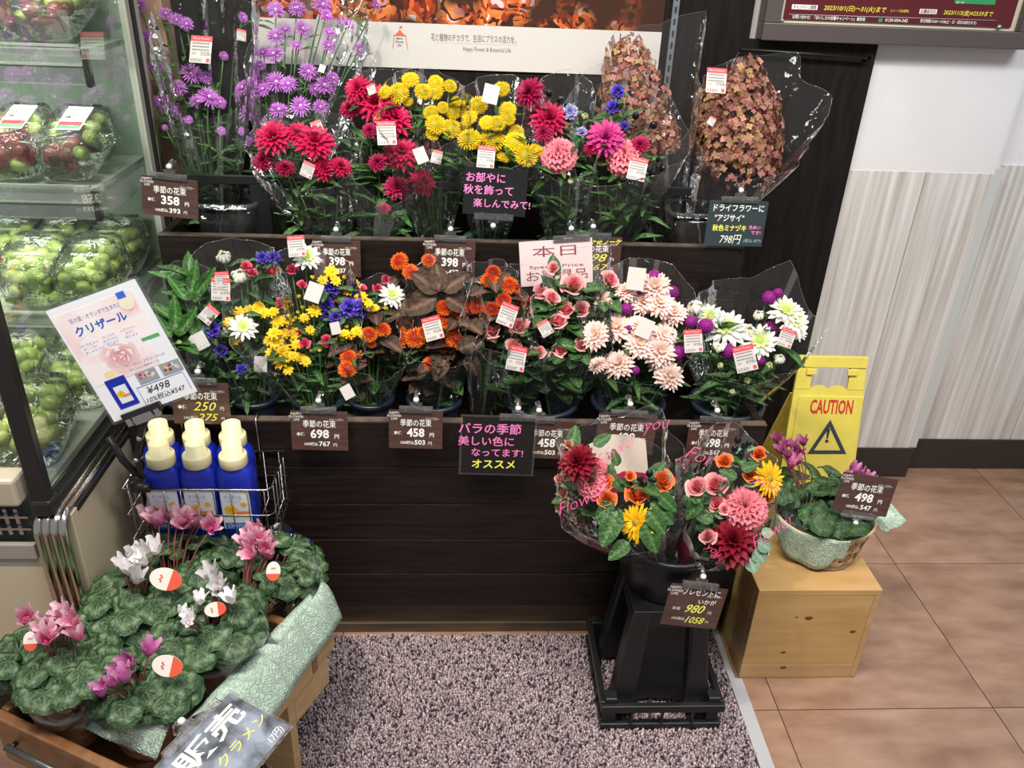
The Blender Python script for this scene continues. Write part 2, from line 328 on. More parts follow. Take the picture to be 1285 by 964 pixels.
tag(b.build('carpet_pile', vmat('carpet_fibre', .95, .0, spec=.1), cp), kind='stuff')
# ------------------------------------------------------------------ stepped flower stand
WOOD = mat('dark_stained_board', (.0085, .0055, .0048), .38, col2=(.022, .014, .011), ns=4, stretch=(2, 30, 30), contrast=(.35, .75), rnd=1, bump=.15, bs=40, spec=.3)
WOODE = mat('worn_board_edge', (.05, .035, .028), .5, col2=(.11, .08, .06), ns=30)
KICK = mat('kick_board', (.060, .040, .024), .45, col2=(.11, .075, .045), ns=6, stretch=(1, 8, 8))
SX0, SX1 = -.622, .5825; SO = (0, 1.34, 0)
st = thing('stepped_flower_stand', 'wide dark stained wooden two-tier flower stand with plank front', 'stand', SO)
def sb(name, lo, hi, m=WOOD, bev=.0012): return boxo(name, lo, hi, m, st, bev, SO)
zs = [.088, .178, .268, .357, .445, .545]
for k in range(5): sb('plank', (SX0, 1.34, zs[k]+.0008), (SX1, 1.356, zs[k+1]-.0008))
sb('top_edge', (SX0, 1.3395, .5455), (SX1, 1.357, .548), WOODE, 0)
sb('kick_board', (SX0+.02, 1.362, .0), (SX1-.02, 1.375, .087), KICK); sb('kick_strip', (SX0+.02, 1.354, .0), (SX1-.02, 1.362, .026), KICK)
for x in (SX0, SX1-.016): sb('side_panel', (x, 1.357, .02), (x+.016, 1.64, .545)); sb('side_panel', (x, 1.656, .02), (x+.016, 1.945, .80))
sb('tray_floor', (SX0+.016, 1.357, .44), (SX1-.016, 1.64, .452))
for a, c in ((.46, .57), (.5715, .684), (.6855, .80)): sb('plank', (SX0, 1.64, a), (SX1, 1.656, c))
sb('top_edge', (SX0, 1.6395, .8), (SX1, 1.657, .8025), WOODE, 0)
sb('tray_floor', (SX0+.016, 1.656, .70), (SX1-.016, 1.945, .712)); sb('back_board', (SX0+.016, 1.936, .02), (SX1-.016, 1.948, .80))
BLK = mat('black_painted', (.008, .008, .009), .45)
sb('guard_rail', (SX0+.02, 1.742, .880), (SX1-.1, 1.752, .898), BLK)
for x in (-.455, .34): sb('rail_upright', (x, 1.743, .712), (x+.04, 1.751, .880), BLK)
TAPE = film('clear_tape', .0, .5, bump=.2, bs=120)
boxo('clear_tape', (.50, 1.6385, .70), (.5868, 1.6398, .795), TAPE, st, 0, SO)
# ------------------------------------------------------------------ flower and leaf prototypes (unit radius, facing +Z)
RG = random.Random(11)
def lerp(a, b, t): return tuple(x+(y-x)*t for x, y in zip(a, b))
def jit(c, k, rg=RG): q = 1+rg.uniform(-k, k); return tuple(max(0, x*q) for x in c)
def petal(b, ang, r0, z0, ln, wd, e0, e1, c0, c1, n=4, cup=.15, tip=.15, twist=0, notch=0, mi=0):
    d = V((math.cos(ang), math.sin(ang), 0)); sd = V((-d.y, d.x, 0)); p = d*r0+V((0, 0, z0)); rows = []
    for i in range(n+1):
        t = i/n; e = e0+(e1-e0)*t; dr = d*math.cos(e)+V((0, 0, math.sin(e))); nm = -d*math.sin(e)+V((0, 0, math.cos(e)))
        if i: p = p+dr*(ln/n)
        w = wd*(.35+.65*math.sin(min(1, t*1.25)*PI/2)) if t < .8 else wd*(tip+(1-tip)*math.cos((t-.8)/.2*PI/2)**.7)
        c = lerp(c0, c1, t); tw = twist*t; s2 = sd*math.cos(tw)+nm*math.sin(tw); m = p-(dr*notch*ln if i == n else V((0, 0, 0)))
        rows.append((b.vert(p-s2*w+nm*cup*w, c), b.vert(m, c), b.vert(p+s2*w+nm*cup*w, c)))
    for i in range(n):
        for k in (0, 1): b.face((rows[i][k], rows[i][k+1], rows[i+1][k+1], rows[i+1][k]), mi)
def layered(name, layers, c0, c1, centre=None, cj=.12, seed=1, m=None, extra=None, n=4):
    rg = random.Random(seed); b = MB()
    for (cnt, r0, z0, ln, wd, e0, e1, *k) in layers:
        cup = k[0] if k else .2; off = rg.random()*6; cc0, cc1 = (k[1], k[2]) if len(k) > 2 else (c0, c1)
        for i in range(cnt):
            petal(b, off+2*PI*i/cnt+rg.uniform(-.09, .09), r0, z0+rg.uniform(-.01, .01), ln*rg.uniform(.88, 1.08), wd*rg.uniform(.85, 1.1), e0+rg.uniform(-.1, .1), e1+rg.uniform(-.15, .15), jit(cc0, cj, rg), jit(cc1, cj, rg), n, cup)
    if centre: b.ell((0, 0, centre[1]), (centre[0], centre[0], centre[0]*.55), 12, 6, 0, None, centre[2])
    if extra: extra(b, rg)
    return b.mesh(name, m or PETAL)
def D(x): return math.radians(x)
def mum(name, c0, c1, seed, full=1, centre=None, wd=.11):
    return layered(name, [(18, .1, 0, .9, wd, D(2), D(-6)), (17, .1, .06, .82, wd, D(14), D(4)), (15, .09, .12, .70, wd, D(28), D(14)), (13, .07, .17, .55, wd*.9, D(42), D(30)), (10, .05, .2, .4, wd*.8, D(58), D(55)), (7, .02, .2, .3, wd*.7, D(75), D(85))][:int(4+2*full)], c0, c1, centre, .16, seed)
def pom(name, c_out, c_mid, c_in, seed, rings=7, wd=.1, ln=.4, flat=.62):
    rg = random.Random(seed); b = MB(); b.ell((0, 0, 0), (.62, .62, .5*flat+.1), 12, 6, 0, None, c_in)
    for i in range(rings):
        th = D(100-88*i/(rings-1)); cnt = max(5, int(24*math.sin(th)+2)); 
        r = .62*math.sin(th); z = .62*flat*math.cos(th); c = lerp(c_out, c_mid, i/(rings-1)*1.0)
        for k in range(cnt): petal(b, 2*PI*(k+.5*(i % 2))/cnt+rg.uniform(-.06, .06), r*.9, z, ln*rg.uniform(.85, 1.1)*(1 if i < 3 else .75), wd*(1 if i < 4 else .8), D(90)-th*.9, D(90)-th*1.12, jit(lerp(c, c_in, .35), .12, rg), jit(c, .12, rg), 2, .3)
    return b.mesh(name, PETAL)
def ball(name, c0, c1, seed, n=110):
    rg = random.Random(seed); b = MB(); b.ell((0, 0, 0), .85, 12, 8, 0, None, c0)
    for i in range(n):
        z = 1-2*(i+.5)/n; a = i*2.39996; r = math.sqrt(1-z*z); d = V((r*math.cos(a), r*math.sin(a), z)); t = d.orthogonal().normalized()*.11; u = d.cross(t)
        c = jit(c1, .25, rg); tp = b.vert(d*1.06, c); q = [b.vert(d*.8+t*math.cos(k*PI/2)*1+u*math.sin(k*PI/2), jit(c0, .2, rg)) for k in range(4)]
        for k in range(4): b.face((q[k], q[(k+1) % 4], tp))
    return b.mesh(name, PETAL)
def rose(name, c_out, c_in, seed, openness=1., n=14):
    rg = random.Random(seed); b = MB()
    for i in range(n):
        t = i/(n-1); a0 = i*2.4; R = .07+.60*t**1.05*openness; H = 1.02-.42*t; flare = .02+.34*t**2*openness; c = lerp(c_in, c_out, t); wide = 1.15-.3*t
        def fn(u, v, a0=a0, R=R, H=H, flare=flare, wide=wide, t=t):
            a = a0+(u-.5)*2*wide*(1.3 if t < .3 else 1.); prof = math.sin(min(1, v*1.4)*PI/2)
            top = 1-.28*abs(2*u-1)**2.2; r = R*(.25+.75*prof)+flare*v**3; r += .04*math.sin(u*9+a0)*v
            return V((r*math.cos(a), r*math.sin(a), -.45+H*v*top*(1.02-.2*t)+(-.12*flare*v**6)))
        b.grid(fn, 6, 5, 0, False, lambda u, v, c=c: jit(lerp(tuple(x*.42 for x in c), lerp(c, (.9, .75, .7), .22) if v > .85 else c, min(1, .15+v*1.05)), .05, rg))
    for k in range(5):
        petal(b, 2*PI*k/5, .12, -.5, .75, .14, D(60), D(-30+rg.uniform(-30, 30)), (.10, .2, .05), (.2, .32, .1), 4, .3)
    b.ell((0, 0, -.52), (.2, .2, .2), 8, 5, 0, None, (.12, .24, .07))
    return b.mesh(name, PETAL)
def carnation(name, c0, c1, seed):
    rg = random.Random(seed); b = MB()
    for L, (cnt, e, ln, wd) in enumerate(((9, D(0), .95, .36), (9, D(22), .88, .34), (8, D(42), .78, .32), (7, D(60), .66, .3), (6, D(76), .55, .26))):
        for k in range(cnt):
            a = 2*PI*k/cnt+L*.6+rg.uniform(-.1, .1); d = V((math.cos(a), math.sin(a), 0)); sd = V((-d.y, d.x, 0)); ph = rg.random()*6; cc = jit(c0, .12, rg)
            def fn(u, v, d=d, sd=sd, e=e, ln=ln, wd=wd, ph=ph, L=L):
                ee = e-.35*v*v; r = d*math.cos(ee)+V((0, 0, math.sin(ee))); nm = -d*math.sin(ee)+V((0, 0, math.cos(ee)))
                w = wd*(.2+.8*v**.7); fr = (.12*math.sin(u*17+ph)+.06*math.sin(u*31+ph*2))*v**2
                return r*(ln*v*(1-.12*abs(2*u-1)**2)+.05*v*math.sin(u*26+ph))+sd*w*(2*u-1)+nm*fr+V((0, 0, .03*L))
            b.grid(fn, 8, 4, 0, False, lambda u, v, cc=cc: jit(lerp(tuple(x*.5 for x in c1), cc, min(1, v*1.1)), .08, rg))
    b.lathe([(.05, -.9), (.16, -.7), (.2, -.2), (.1, 0)], 8)
    return b.mesh(name, PETAL)
def gentian(name, c0, c1, cw, seed):
    rg = random.Random(seed); b = MB()
    for q in range(7):
        a = q*2.4; tilt = .15+.5*min(1, q/3); ax = Matrix.Rotation(a, 4, 'Z') @ Matrix.Rotation(tilt, 4, 'Y') @ Matrix.Translation((0, 0, -.25)); n0 = len(b.v)
        bb = MB(); c = jit(c1, .2, rg)
        for k in range(5): petal(bb, 2*PI*k/5, .09, .0, .75, .15, D(86), D(18), lerp(c0, cw, .3), c, 5, .35, .05)
        for k in range(3): petal(bb, 2*PI*k/3, .03, .0, .3, .03, D(85), D(80), cw, cw, 2, .1)
        for v, cc in zip(bb.v, bb.c): b.vert(ax @ V(v), cc)
        for f in bb.f: b.face([i+n0 for i in f])
    for k in range(6): petal(b, k*1.05, .1, -.35, .95, .14, D(15), D(-15), (.03, .09, .02), (.06, .16, .04), 4, .2, .02)
    return b.mesh(name, PETAL)
def cyclamen(name, cb, ct, stripe, seed):
    rg = random.Random(seed); b = MB()
    for k in range(5):
        a = 2*PI*k/5+rg.uniform(-.2, .2); d = V((math.cos(a), math.sin(a), 0)); sd = V((-d.y, d.x, 0)); tw = rg.uniform(.3, .8); ph = rg.random()*5
        def fn(u, v, d=d, sd=sd, tw=tw):
            r = .15+.34*v+.12*v*v; z = -.3+1.35*v-.2*v*v; w = .33*math.sin(min(1, v*1.15+.1)*PI*.82)+.04; s2 = sd*math.cos(tw*v)+d*math.sin(tw*v)
            return d*r+V((0, 0, z))+s2*w*(2*u-1)+d*.1*(1-(2*u-1)**2)
        def cf(u, v, ph=ph):
            s = max(0, math.sin(u*22+ph+v*5))*stripe; return jit(lerp(lerp(cb, ct, min(1, v*1.2)), cb, s*.8), .06, rg)
        b.grid(fn, 8, 6, 0, False, cf)
    b.ell((0, 0, -.28), (.18, .18, .14), 8, 5, 0, None, cb)
    return b.mesh(name, PETAL)
def daisy(name, n, c, cc, seed, wd=.2, cr=.3):
    return layered(name, [(n, .2, 0, .8, wd, D(8), D(-4)), (n, .15, .05, .66, wd, D(22), D(10))], c, c, (cr, .06, cc), .12, seed, n=3)
def bud(name, c0, c1, seed, n=9):
    rg = random.Random(seed); b = MB()
    for L, (rr, cl) in enumerate(((.5, .0), (.38, .1))):
        for k in range(n):
            a = 2*PI*(k+.5*L)/n; d = V((math.cos(a), math.sin(a), 0)); sd = V((-d.y, d.x, 0))
            def fn(u, v, d=d, sd=sd, rr=rr): return d*rr*(1.45+.18*math.sin(k*2.7))*math.sin(PI*(.08+.80*v))*(1-.1*v)+sd*.19*(2*u-1)*math.sin(PI*min(.95, v*.85+.1))+V((0, 0, -.5+1.15*v))
            c = jit(c1, .14, rg); b.grid(fn, 2, 5, 0, False, lambda u, v, c=c: lerp(c0, c, min(1, v*2.2)))
    for k in range(6): petal(b, k*1.05, .05, -.55, .5, .13, D(10), D(60), (.1, .2, .06), (.16, .28, .09), 3, .2)
    b.ell((0, 0, -.05), (.36, .36, .42), 8, 6, 0, None, lerp(c0, c1, .4))
    return b.mesh(name, PETAL)
# leaves: lie along +X from origin, length 1, normal +Z
def leafmesh(name, w, c0, c1, rib, lob=0, curl=.25, m=None, nu=8, fold=.12, serr=0, mott=0, seed=1):
    rg = random.Random(seed); b = MB()
    def wid(t): 
        k = w*math.sin(PI*min(1, t**.75))**.8 if 0 < t < 1 else 0
        if lob: k *= 1-lob*abs(math.sin(t*PI*3.5))
        return k*(1+serr*math.sin(t*60))
    def fn(u, v):
        s = 2*u-1; t = v; return V((t+.06*abs(s)*lob, wid(t)*s, abs(s)*fold*w*2-curl*t*t+.03*math.sin(t*9+s*3)))
    def cf(u, v):
        s = abs(2*u-1); k = .5+.5*math.sin(v*26-s*6)
        c = lerp(c0, c1, k*.6+.2*rg.random()); return rib if s < .1 else lerp(c, rib, mott*(.5 if .35 < s < .72 else 0)*rg.random())
    b.grid(fn, 6, nu, 0, False, cf); return b.mesh(name, m or LEAF)
def heartleaf(name, c0, c1, pale, seed, m=None):
    rg = random.Random(seed); b = MB(); N = 36; R = 7; ids = []
    for j in range(R+1):
        row = []
        for i in range(N):
            a = 2*PI*i/N; q = j/R; s = (1+.14*math.cos(a)-.50*max(0, math.cos(a-PI))**8)*(1+.035*math.sin(a*11)); r = q*s*.62
            x, y = r*math.cos(a)+.16, r*math.sin(a)*.98; h = .08*math.sin(a*3+1+seed)*q*q-.20*q*q+.03*math.cos(a*6)*q
            vein = .5+.5*math.cos(a*6); band = math.exp(-((q-.62-.08*math.cos(a*6))/.11)**2)
            c = lerp(lerp(c0, c1, .3+.5*q), pale, min(1, .75*band+.45*vein**6*(q < .85)))
            row.append(b.vert((x+.1, y, h), jit(c, .10, rg)))
        ids.append(row)
    for j in range(R):
        for i in range(N): b.face((ids[j][i], ids[j][(i+1) % N], ids[j+1][(i+1) % N], ids[j+1][i]))
    return b.mesh(name, m or LEAF)
FL = {}
FL['aster'] = [layered('aster', [(20, .12, 0, .85, .065, D(6), D(-8)), (18, .1, .06, .72, .06, D(22), D(8)), (14, .08, .1, .52, .055, D(45), D(30))], (.36, .07, .44), (.60, .22, .68), (.14, .14, (.75, .6, .62)), .2, s) for s in (1, 2)]
FL['crimson'] = [mum('chrysanthemum', (.34, .004, .045), (.60, .012, .09), s) for s in (3, 4)]
FL['deepcrimson'] = [mum('chrysanthemum', (.16, .002, .025), (.42, .008, .075), 5)]
FL['magenta'] = [mum('chrysanthemum', (.32, .008, .12), (.62, .05, .26), 6)]
FL['yellow'] = [pom('button_chrysanthemum', (.86, .58, .01), (.84, .62, .02), (.55, .48, .02), s, 7, .09, .36, .45) for s in (1, 2)]
FL['orange'] = [pom('pompon_chrysanthemum', (.86, .22, .012), (.78, .07, .006), (.38, .018, .005), s, 7, .085, .38, .55) for s in (1, 2)]
FL['red'] = [pom('pompon_chrysanthemum', (.68, .09, .012), (.52, .03, .008), (.2, .01, .004), 3, 7, .085, .38, .55)]
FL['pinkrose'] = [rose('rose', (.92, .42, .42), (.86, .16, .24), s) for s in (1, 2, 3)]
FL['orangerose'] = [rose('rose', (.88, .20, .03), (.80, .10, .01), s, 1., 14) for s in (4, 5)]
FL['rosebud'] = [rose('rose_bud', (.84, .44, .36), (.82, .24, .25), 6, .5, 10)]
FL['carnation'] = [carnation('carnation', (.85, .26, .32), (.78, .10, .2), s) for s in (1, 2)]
FL['gentian'] = [gentian('gentian', (.06, .03, .34), (.13, .07, .58), (.3, .3, .6), s) for s in (1, 2)]
FL['whitegentian'] = [gentian('gentian', (.25, .22, .6), (.5, .48, .78), (.85, .85, .85), 3)]
FL['palemum'] = [mum('chrysanthemum', (.84, .50, .42), (.87, .68, .62), s, .5, (.13, .16, (.75, .7, .3)), .125) for s in (7, 8)]
FL['whitemum'] = [layered('chrysanthemum', [(14, .12, 0, .9, .13, D(4), D(-2)), (13, .1, .06, .78, .13, D(18), D(10)), (10, .08, .1, .5, .11, D(40), D(30), .2, (.5, .65, .15), (.75, .8, .5))], (.84, .86, .74), (.88, .88, .84), (.2, .14, (.42, .6, .08)), .05, s) for s in (9, 10)]
FL['whitebud'] = [bud('chrysanthemum_bud', (.6, .68, .35), (.86, .86, .76), s) for s in (1, 2)]
FL['greenbud'] = [bud('chrysanthemum_bud', (.3, .42, .12), (.62, .68, .36), 3)]
FL['yellowbud'] = [bud('chrysanthemum_bud', (.35, .42, .06), (.8, .62, .05), 4, 6)]
FL['gomphrena'] = [ball('globe_amaranth', (.22, .01, .18), (.45, .03, .38), 1)]
FL['daisy'] = [daisy('spray_chrysanthemum', 9, (.86, .55, .01), (.7, .42, .01), s, .22) for s in (1, 2)]
FL['gerbera'] = [layered('gerbera', [(22, .15, 0, .85, .085, D(3), D(-5)), (20, .14, .05, .72, .08, D(14), D(4)), (16, .1, .08, .4, .05, D(28), D(20))], (.86, .50, .01), (.88, .56, .02), (.2, .08, (.45, .3, .02)), .08, 3)]
FL['dahlia'] = [layered('dahlia', [(16, .1, -.05, .92, .15, D(-8), D(-12), .45), (16, .1, .03, .86, .145, D(8), D(0), .5), (14, .1, .1, .76, .135, D(22), D(14), .55), (12, .08, .16, .64, .12, D(36), D(30), .6), (10, .06, .2, .5, .1, D(52), D(50), .6), (8, .03, .22, .36, .08, D(70), D(75), .6)], (.09, .002, .008), (.24, .006, .022), None, .2, 4)]
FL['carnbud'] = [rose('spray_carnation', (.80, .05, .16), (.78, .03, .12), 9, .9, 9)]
FL['cycpink'] = [cyclamen('cyclamen_flower', (.66, .04, .24), (.88, .66, .72), .85, s) for s in (1, 2)]
FL['cycwhite'] = [cyclamen('cyclamen_flower', (.82, .74, .76), (.88, .87, .87), .1, s) for s in (3, 4)]
FL['cycmag'] = [cyclamen('cyclamen_flower', (.55, .06, .36), (.80, .40, .62), .6, s) for s in (5, 6)]
FL['cycdeep'] = [cyclamen('cyclamen_flower', (.42, .02, .18), (.66, .25, .45), .8, 7)]
b = MB(); b.ell((0, 0, 0), (.85, .85, 1), 10, 7, 0, None, (.006, .005, .006)); FL['berry'] = [b.mesh('berry', mat('black_berry', (.006, .005, .007), .12))]
FNAME = dict(aster='aster', crimson='chrysanthemum', deepcrimson='chrysanthemum', magenta='chrysanthemum', yellow='button_chrysanthemum', orange='pompon_chrysanthemum', red='pompon_chrysanthemum', pinkrose='rose', orangerose='rose', rosebud='rose_bud', carnation='carnation', gentian='gentian', whitegentian='gentian', palemum='chrysanthemum', whitemum='chrysanthemum', whitebud='chrysanthemum_bud', greenbud='chrysanthemum_bud', yellowbud='chrysanthemum_bud', gomphrena='globe_amaranth', daisy='spray_chrysanthemum', gerbera='gerbera', dahlia='dahlia', carnbud='spray_carnation', cycpink='cyclamen_flower', cycwhite='cyclamen_flower', cycmag='cyclamen_flower', cycdeep='cyclamen_flower', berry='berry')
LF = {}
LF['green'] = [leafmesh('leaf', .17, (.025, .075, .018), (.05, .13, .03), (.10, .2, .06), .35, .3, seed=s) for s in (1, 2)]
LF['rose'] = [leafmesh('leaf', .30, (.025, .08, .02), (.05, .13, .032), (.09, .19, .055), 0, .25, serr=.06, seed=s) for s in (3, 4)]
LF['lance'] = [leafmesh('leaf', .10, (.025, .085, .018), (.055, .15, .03), (.085, .2, .045), 0, .3, seed=s) for s in (5, 6)]
LF['lily'] = [leafmesh('leaf', .15, (.03, .10, .018), (.06, .18, .03), (.09, .22, .05), 0, .2, fold=.25, seed=s) for s in (5, 8)]
LF['brown'] = [leafmesh('leaf', .34, (.05, .032, .022), (.10, .062, .042), (.17, .10, .075), 0, .4, LEAFM, 10, .2, .05, seed=s) for s in (7, 9)]
LF['olive'] = [leafmesh('leaf', .2, (.09, .12, .03), (.16, .19, .05), (.22, .22, .08), .2, .3, seed=10)]
LF['heart'] = [heartleaf('leaf', (.015, .048, .015), (.028, .08, .024), (.19, .28, .15), s) for s in (1, 2, 3, 4)]
LF['round'] = [leafmesh('leaf', .44, (.16, .28, .19), (.22, .36, .25), (.3, .42, .3), 0, .1, LEAFM, 6, .05, seed=12)]
LF['darkheart'] = [heartleaf('leaf', (.015, .05, .015), (.03, .085, .025), (.09, .16, .07), s) for s in (6, 7)]
STEMC = {'g': (.06, .15, .035), 'b': (.10, .05, .03), 'p': (.16, .05, .05)}
# ------------------------------------------------------------------ stickers and price cards
BAND = mat('sticker_red', (.62, .045, .06), .5)
def sticker_proto(w=1., h=1.25):
    b = MB(); b.box((-w/2, -h/2, -.006), (w/2, h/2, 0), 0); b.box((-w/2, h/2-.26*h*.8, .0), (w/2, h/2, .004), 1)
    for k, (y, n) in enumerate(((.22, 9), (.10, 7), (-.02, 8))):
        for i in range(n): 
            x = -w*.40+i*w*.8/n; b.box((x, h*y-.03, 0), (x+w*.8/n*.72, h*y+.035, .004), 2)
    for i in range(12): b.box((-w*.42+i*.045, -h*.46, 0), (-w*.42+i*.045+.012+.016*(i % 3 == 0), -h*.34, .004), 2)
    b.box((w*.28, -h*.46, 0), (w*.44, -h*.32, .004), 1)
    return b.mesh('price_sticker', [mat('sticker_white', (.50, .475, .455), .5), BAND, mat('sticker_print', (.13, .12, .12), .6)], False)
STK = sticker_proto()
def sticker_text(o, price):
    text('Merci Flower', .15, MATS['sticker_white'], o, (0, .50, .006), width=.8); text(price, .26, MATS['sticker_print'], o, (.2, -.2, .006), width=.42); text('本体', .1, MATS['sticker_print'], o, (-.3, -.2, .006)); text('円', .1, MATS['sticker_print'], o, (.46, -.23, .006))
b = MB(); b.box((-.5, -.62, -.006), (.5, .62, 0)); STKB = b.mesh('sticker_back', MATS['sticker_white'], False)
BRN = mat('price_card_brown', (.060, .028, .022), .22, col2=(.09, .045, .036), ns=30, stretch=(.5, 4, 1), coat=.6)
BLKC = mat('chalk_card_black', (.008, .008, .008), .25, coat=.3); SLATE = mat('chalk_card_slate', (.03, .045, .05), .35); PINKC = mat('pink_card', (.78, .62, .62), .6)
CLIPW = mat('clip_joint_white', (.8, .8, .78), .35)
def clip_parts(root, q, c, w, vx, vy, vz, below=False):
    """clear card clip: jaw bar across the card edge, neck, white ball joint, short foot"""
    s = -1 if below else 1; cl = MB()
    A = Matrix((vx, vy, vz)).transposed().to_4x4(); A.translation = c
    cl.box((-w/2, -.004 if s > 0 else -.009, .001), (w/2, .009 if s > 0 else .004, .0035), 0, A); cl.box((-w/2, -.002 if s > 0 else -.007, -.0045), (w/2, .007 if s > 0 else .002, -.001), 0, A)
    o = cl.build('clip_jaw', ACRYL, root, False)
    b = MB()
    for x in (-w*.3, w*.3): b = MB(); b.box((x-.003, -.001, .0035), (x+.003, .006, .0055), 0, A); b.build('clip_pin', ACRYL, o, False)
    b = MB(); b.box((-.011, s*.008, -.002), (.011, s*.015, .001), 0, A); b.box((-.006, s*.014, -.003), (.006, s*.024, .001), 0, A); b.build('clip_neck', ACRYL, root, False)
    b = MB(); b.ell(c+vy*s*.021-vz*.0, .0055, 10, 7); b.build('ball_joint', CLIPW, root)
    b = MB(); b.tube([c+vy*s*.022, c+vy*s*.030-vz*.016, c+vy*s*.024-vz*.026], [.005, .004, .006], 6); b.build('clip_foot', ACRYL, root)
def card(name, label, cat, tl, tr, bl, Yt, Yb, board, lines, clip=None, pts=None, clipw=.62, group=None, clipx=.5, brand=True, laminate=False, dY=0):
    P0, P1, P2 = pts or (at(tl[0], tl[1], Yt), at(tr[0], tr[1], Yt+dY), at(bl[0], bl[1], Yb))
    vx = (P1-P0).normalized(); vy = (P0-P2); h0 = vy.length; vy = (vy-vx*vy.dot(vx)).normalized(); vz = vx.cross(vy); W = (P1-P0).length; Hh = abs((P0-P2).dot(vy))
    org = P0+vx*W/2-vy*Hh/2; r = thing(name, label, cat, org, group); r.rotation_mode = 'QUATERNION'
    q = Matrix((vx, vy, vz)).transposed().to_quaternion(); r.rotation_quaternion = q
    b = MB(); b.box((-W/2, -Hh/2, -.0008), (W/2, Hh/2, 0)); b.build('board', board, r, False)
    if laminate:
        b = MB(); e = .004; b.box((-W/2-e, -Hh/2-e, -.0014), (W/2+e, Hh/2+e, -.0009)); b.build('laminate', ACRYL, r, False)
    if brand:
        for k, t in enumerate(('HAPPY', 'FLOWER', 'LIFE')): text(t, Hh*.085, WHITE, r, (-W*.40, Hh*(.42-.075*k), .0003), bold=.0)
        text('メルシーフラワー', Hh*.085, WHITE, r, (W*.30, Hh*.28, .0003), width=W*.26, shear=.2, bold=.0)
    for (t, x, y, s, m, *k) in lines:
        kw = k[0] if k else {}; kw = dict(kw); wd = kw.pop('width', None)
        text(t, s*Hh, m, r, (x*W, y*Hh, .0004), width=wd*W if wd else None, **kw)
    if clip:
        c = V(((clipx-.5)*W, Hh/2 if clip == 'top' else -Hh/2, 0)); clip_parts(r, q, c, W*clipw, V((1, 0, 0)), V((0, 1, 0)), V((0, 0, 1)), clip != 'top')
    return r
def price_lines(p, t):
    return [('季節の花束', 0, .16, .20, WHITE, dict(width=.58, bold=.008)), ('本体', -.33, -.10, .10, WHITE, dict(bold=.03)), (p, 0, -.09, .30, WHITE, dict(width=.33, bold=.03)), ('円', .30, -.14, .12, WHITE, dict(bold=.02)), ('10%税込', -.16, -.35, .09, WHITE, dict(bold=.02)), (t, .08, -.34, .17, WHITE, dict(width=.2, bold=.025)), ('円', .27, -.36, .10, WHITE)]
def hand_lines(p, t, top=None):
    L = [('季節の花束', 0, .16, .20, WHITE, dict(width=.58, bold=.008)), ('本体', -.33, -.10, .10, WHITE, dict(bold=.03)), (p, .04, -.08, .30, YELINK, dict(shear=.35, width=.4)), ('円', .36, -.12, .10, WHITE), ('10%税込', -.2, -.36, .09, WHITE), (t, .08, -.34, .24, YELINK, dict(shear=.35, width=.36)), ('円', .36, -.36, .08, WHITE)]
    return L
# ------------------------------------------------------------------ bouquets
def leaf_at(parent, kind, pos, direc, up, size, org, name='leaf'):
    x = V(direc).normalized(); z = V(up); z = (z-x*z.dot(x)); z = z.normalized() if z.length > 1e-5 else x.orthogonal().normalized(); y = z.cross(x)
    q = Matrix((x, y, z)).transposed().to_quaternion()
    return put(name, RG.choice(LF[kind]), parent, V(pos)-V(org), q, size)
def wrap(parent, org, base, rimc, hw, yb, yf, Yc, dd, peaks=(), r0=.022, mats=None, seed=1, nu=56, nv=14, ripple=.006, name='film_wrap', folds=5, belly=.8):
    rg = random.Random(seed); ph = [rg.random()*6.3 for _ in range(6)]; tx, ty = rimc; cols = [rg.random() for _ in range(folds)]
    def rim(a):
        s, c = math.sin(a), math.cos(a); x = tx+hw*c*(1+.06*math.sin(3*a+ph[0])); y = ty+(-(ty-yb)*s**.8 if s > 0 else (yf-ty)*abs(s)**.8); Y = Yc+dd*s
        y += 4*math.sin(2*a+ph[1])+3*math.sin(4*a+ph[2])
        for (pa, dx, dy, wd) in peaks:
            k = max(0, 1-abs(math.atan2(math.sin(a-pa), math.cos(a-pa)))/wd); x += dx*k; y += dy*k
        return at(x, y, Y)
    B = V(base); b = MB(org)
    def fn(u, v):
        a = 2*PI*u; p = rim(a); b0 = B+V((r0*math.cos(a), r0*math.sin(a), 0)); k = v**belly
        q = b0*(1-k)+p*k; q.z = b0.z+(p.z-b0.z)*v
        d = V((math.cos(a), math.sin(a), 0)); q += d*ripple*(math.sin(5*a+ph[3]+3*v)+.7*math.sin(9*a+ph[4]-4*v)+.5*math.sin(15*a+ph[5]+3*v)+.3*math.sin(27*a+ph[2]))*v
        return q
    def mi(u, v):
        if v > 1-1.5/nv and False: return 1
        return 1 if any(abs(u-c) < .6/nu for c in cols) else 0
    b.grid(fn, nu, nv, mi, True); o = b.build(name, mats or [FILM, EDGE], parent)
    e = MB(org); pts = [fn(i/nu, 1) for i in range(nu+1)]; e.tube(pts, .00035, 4, 0, False); e.build('film_hem', EDGE, o)
    return o
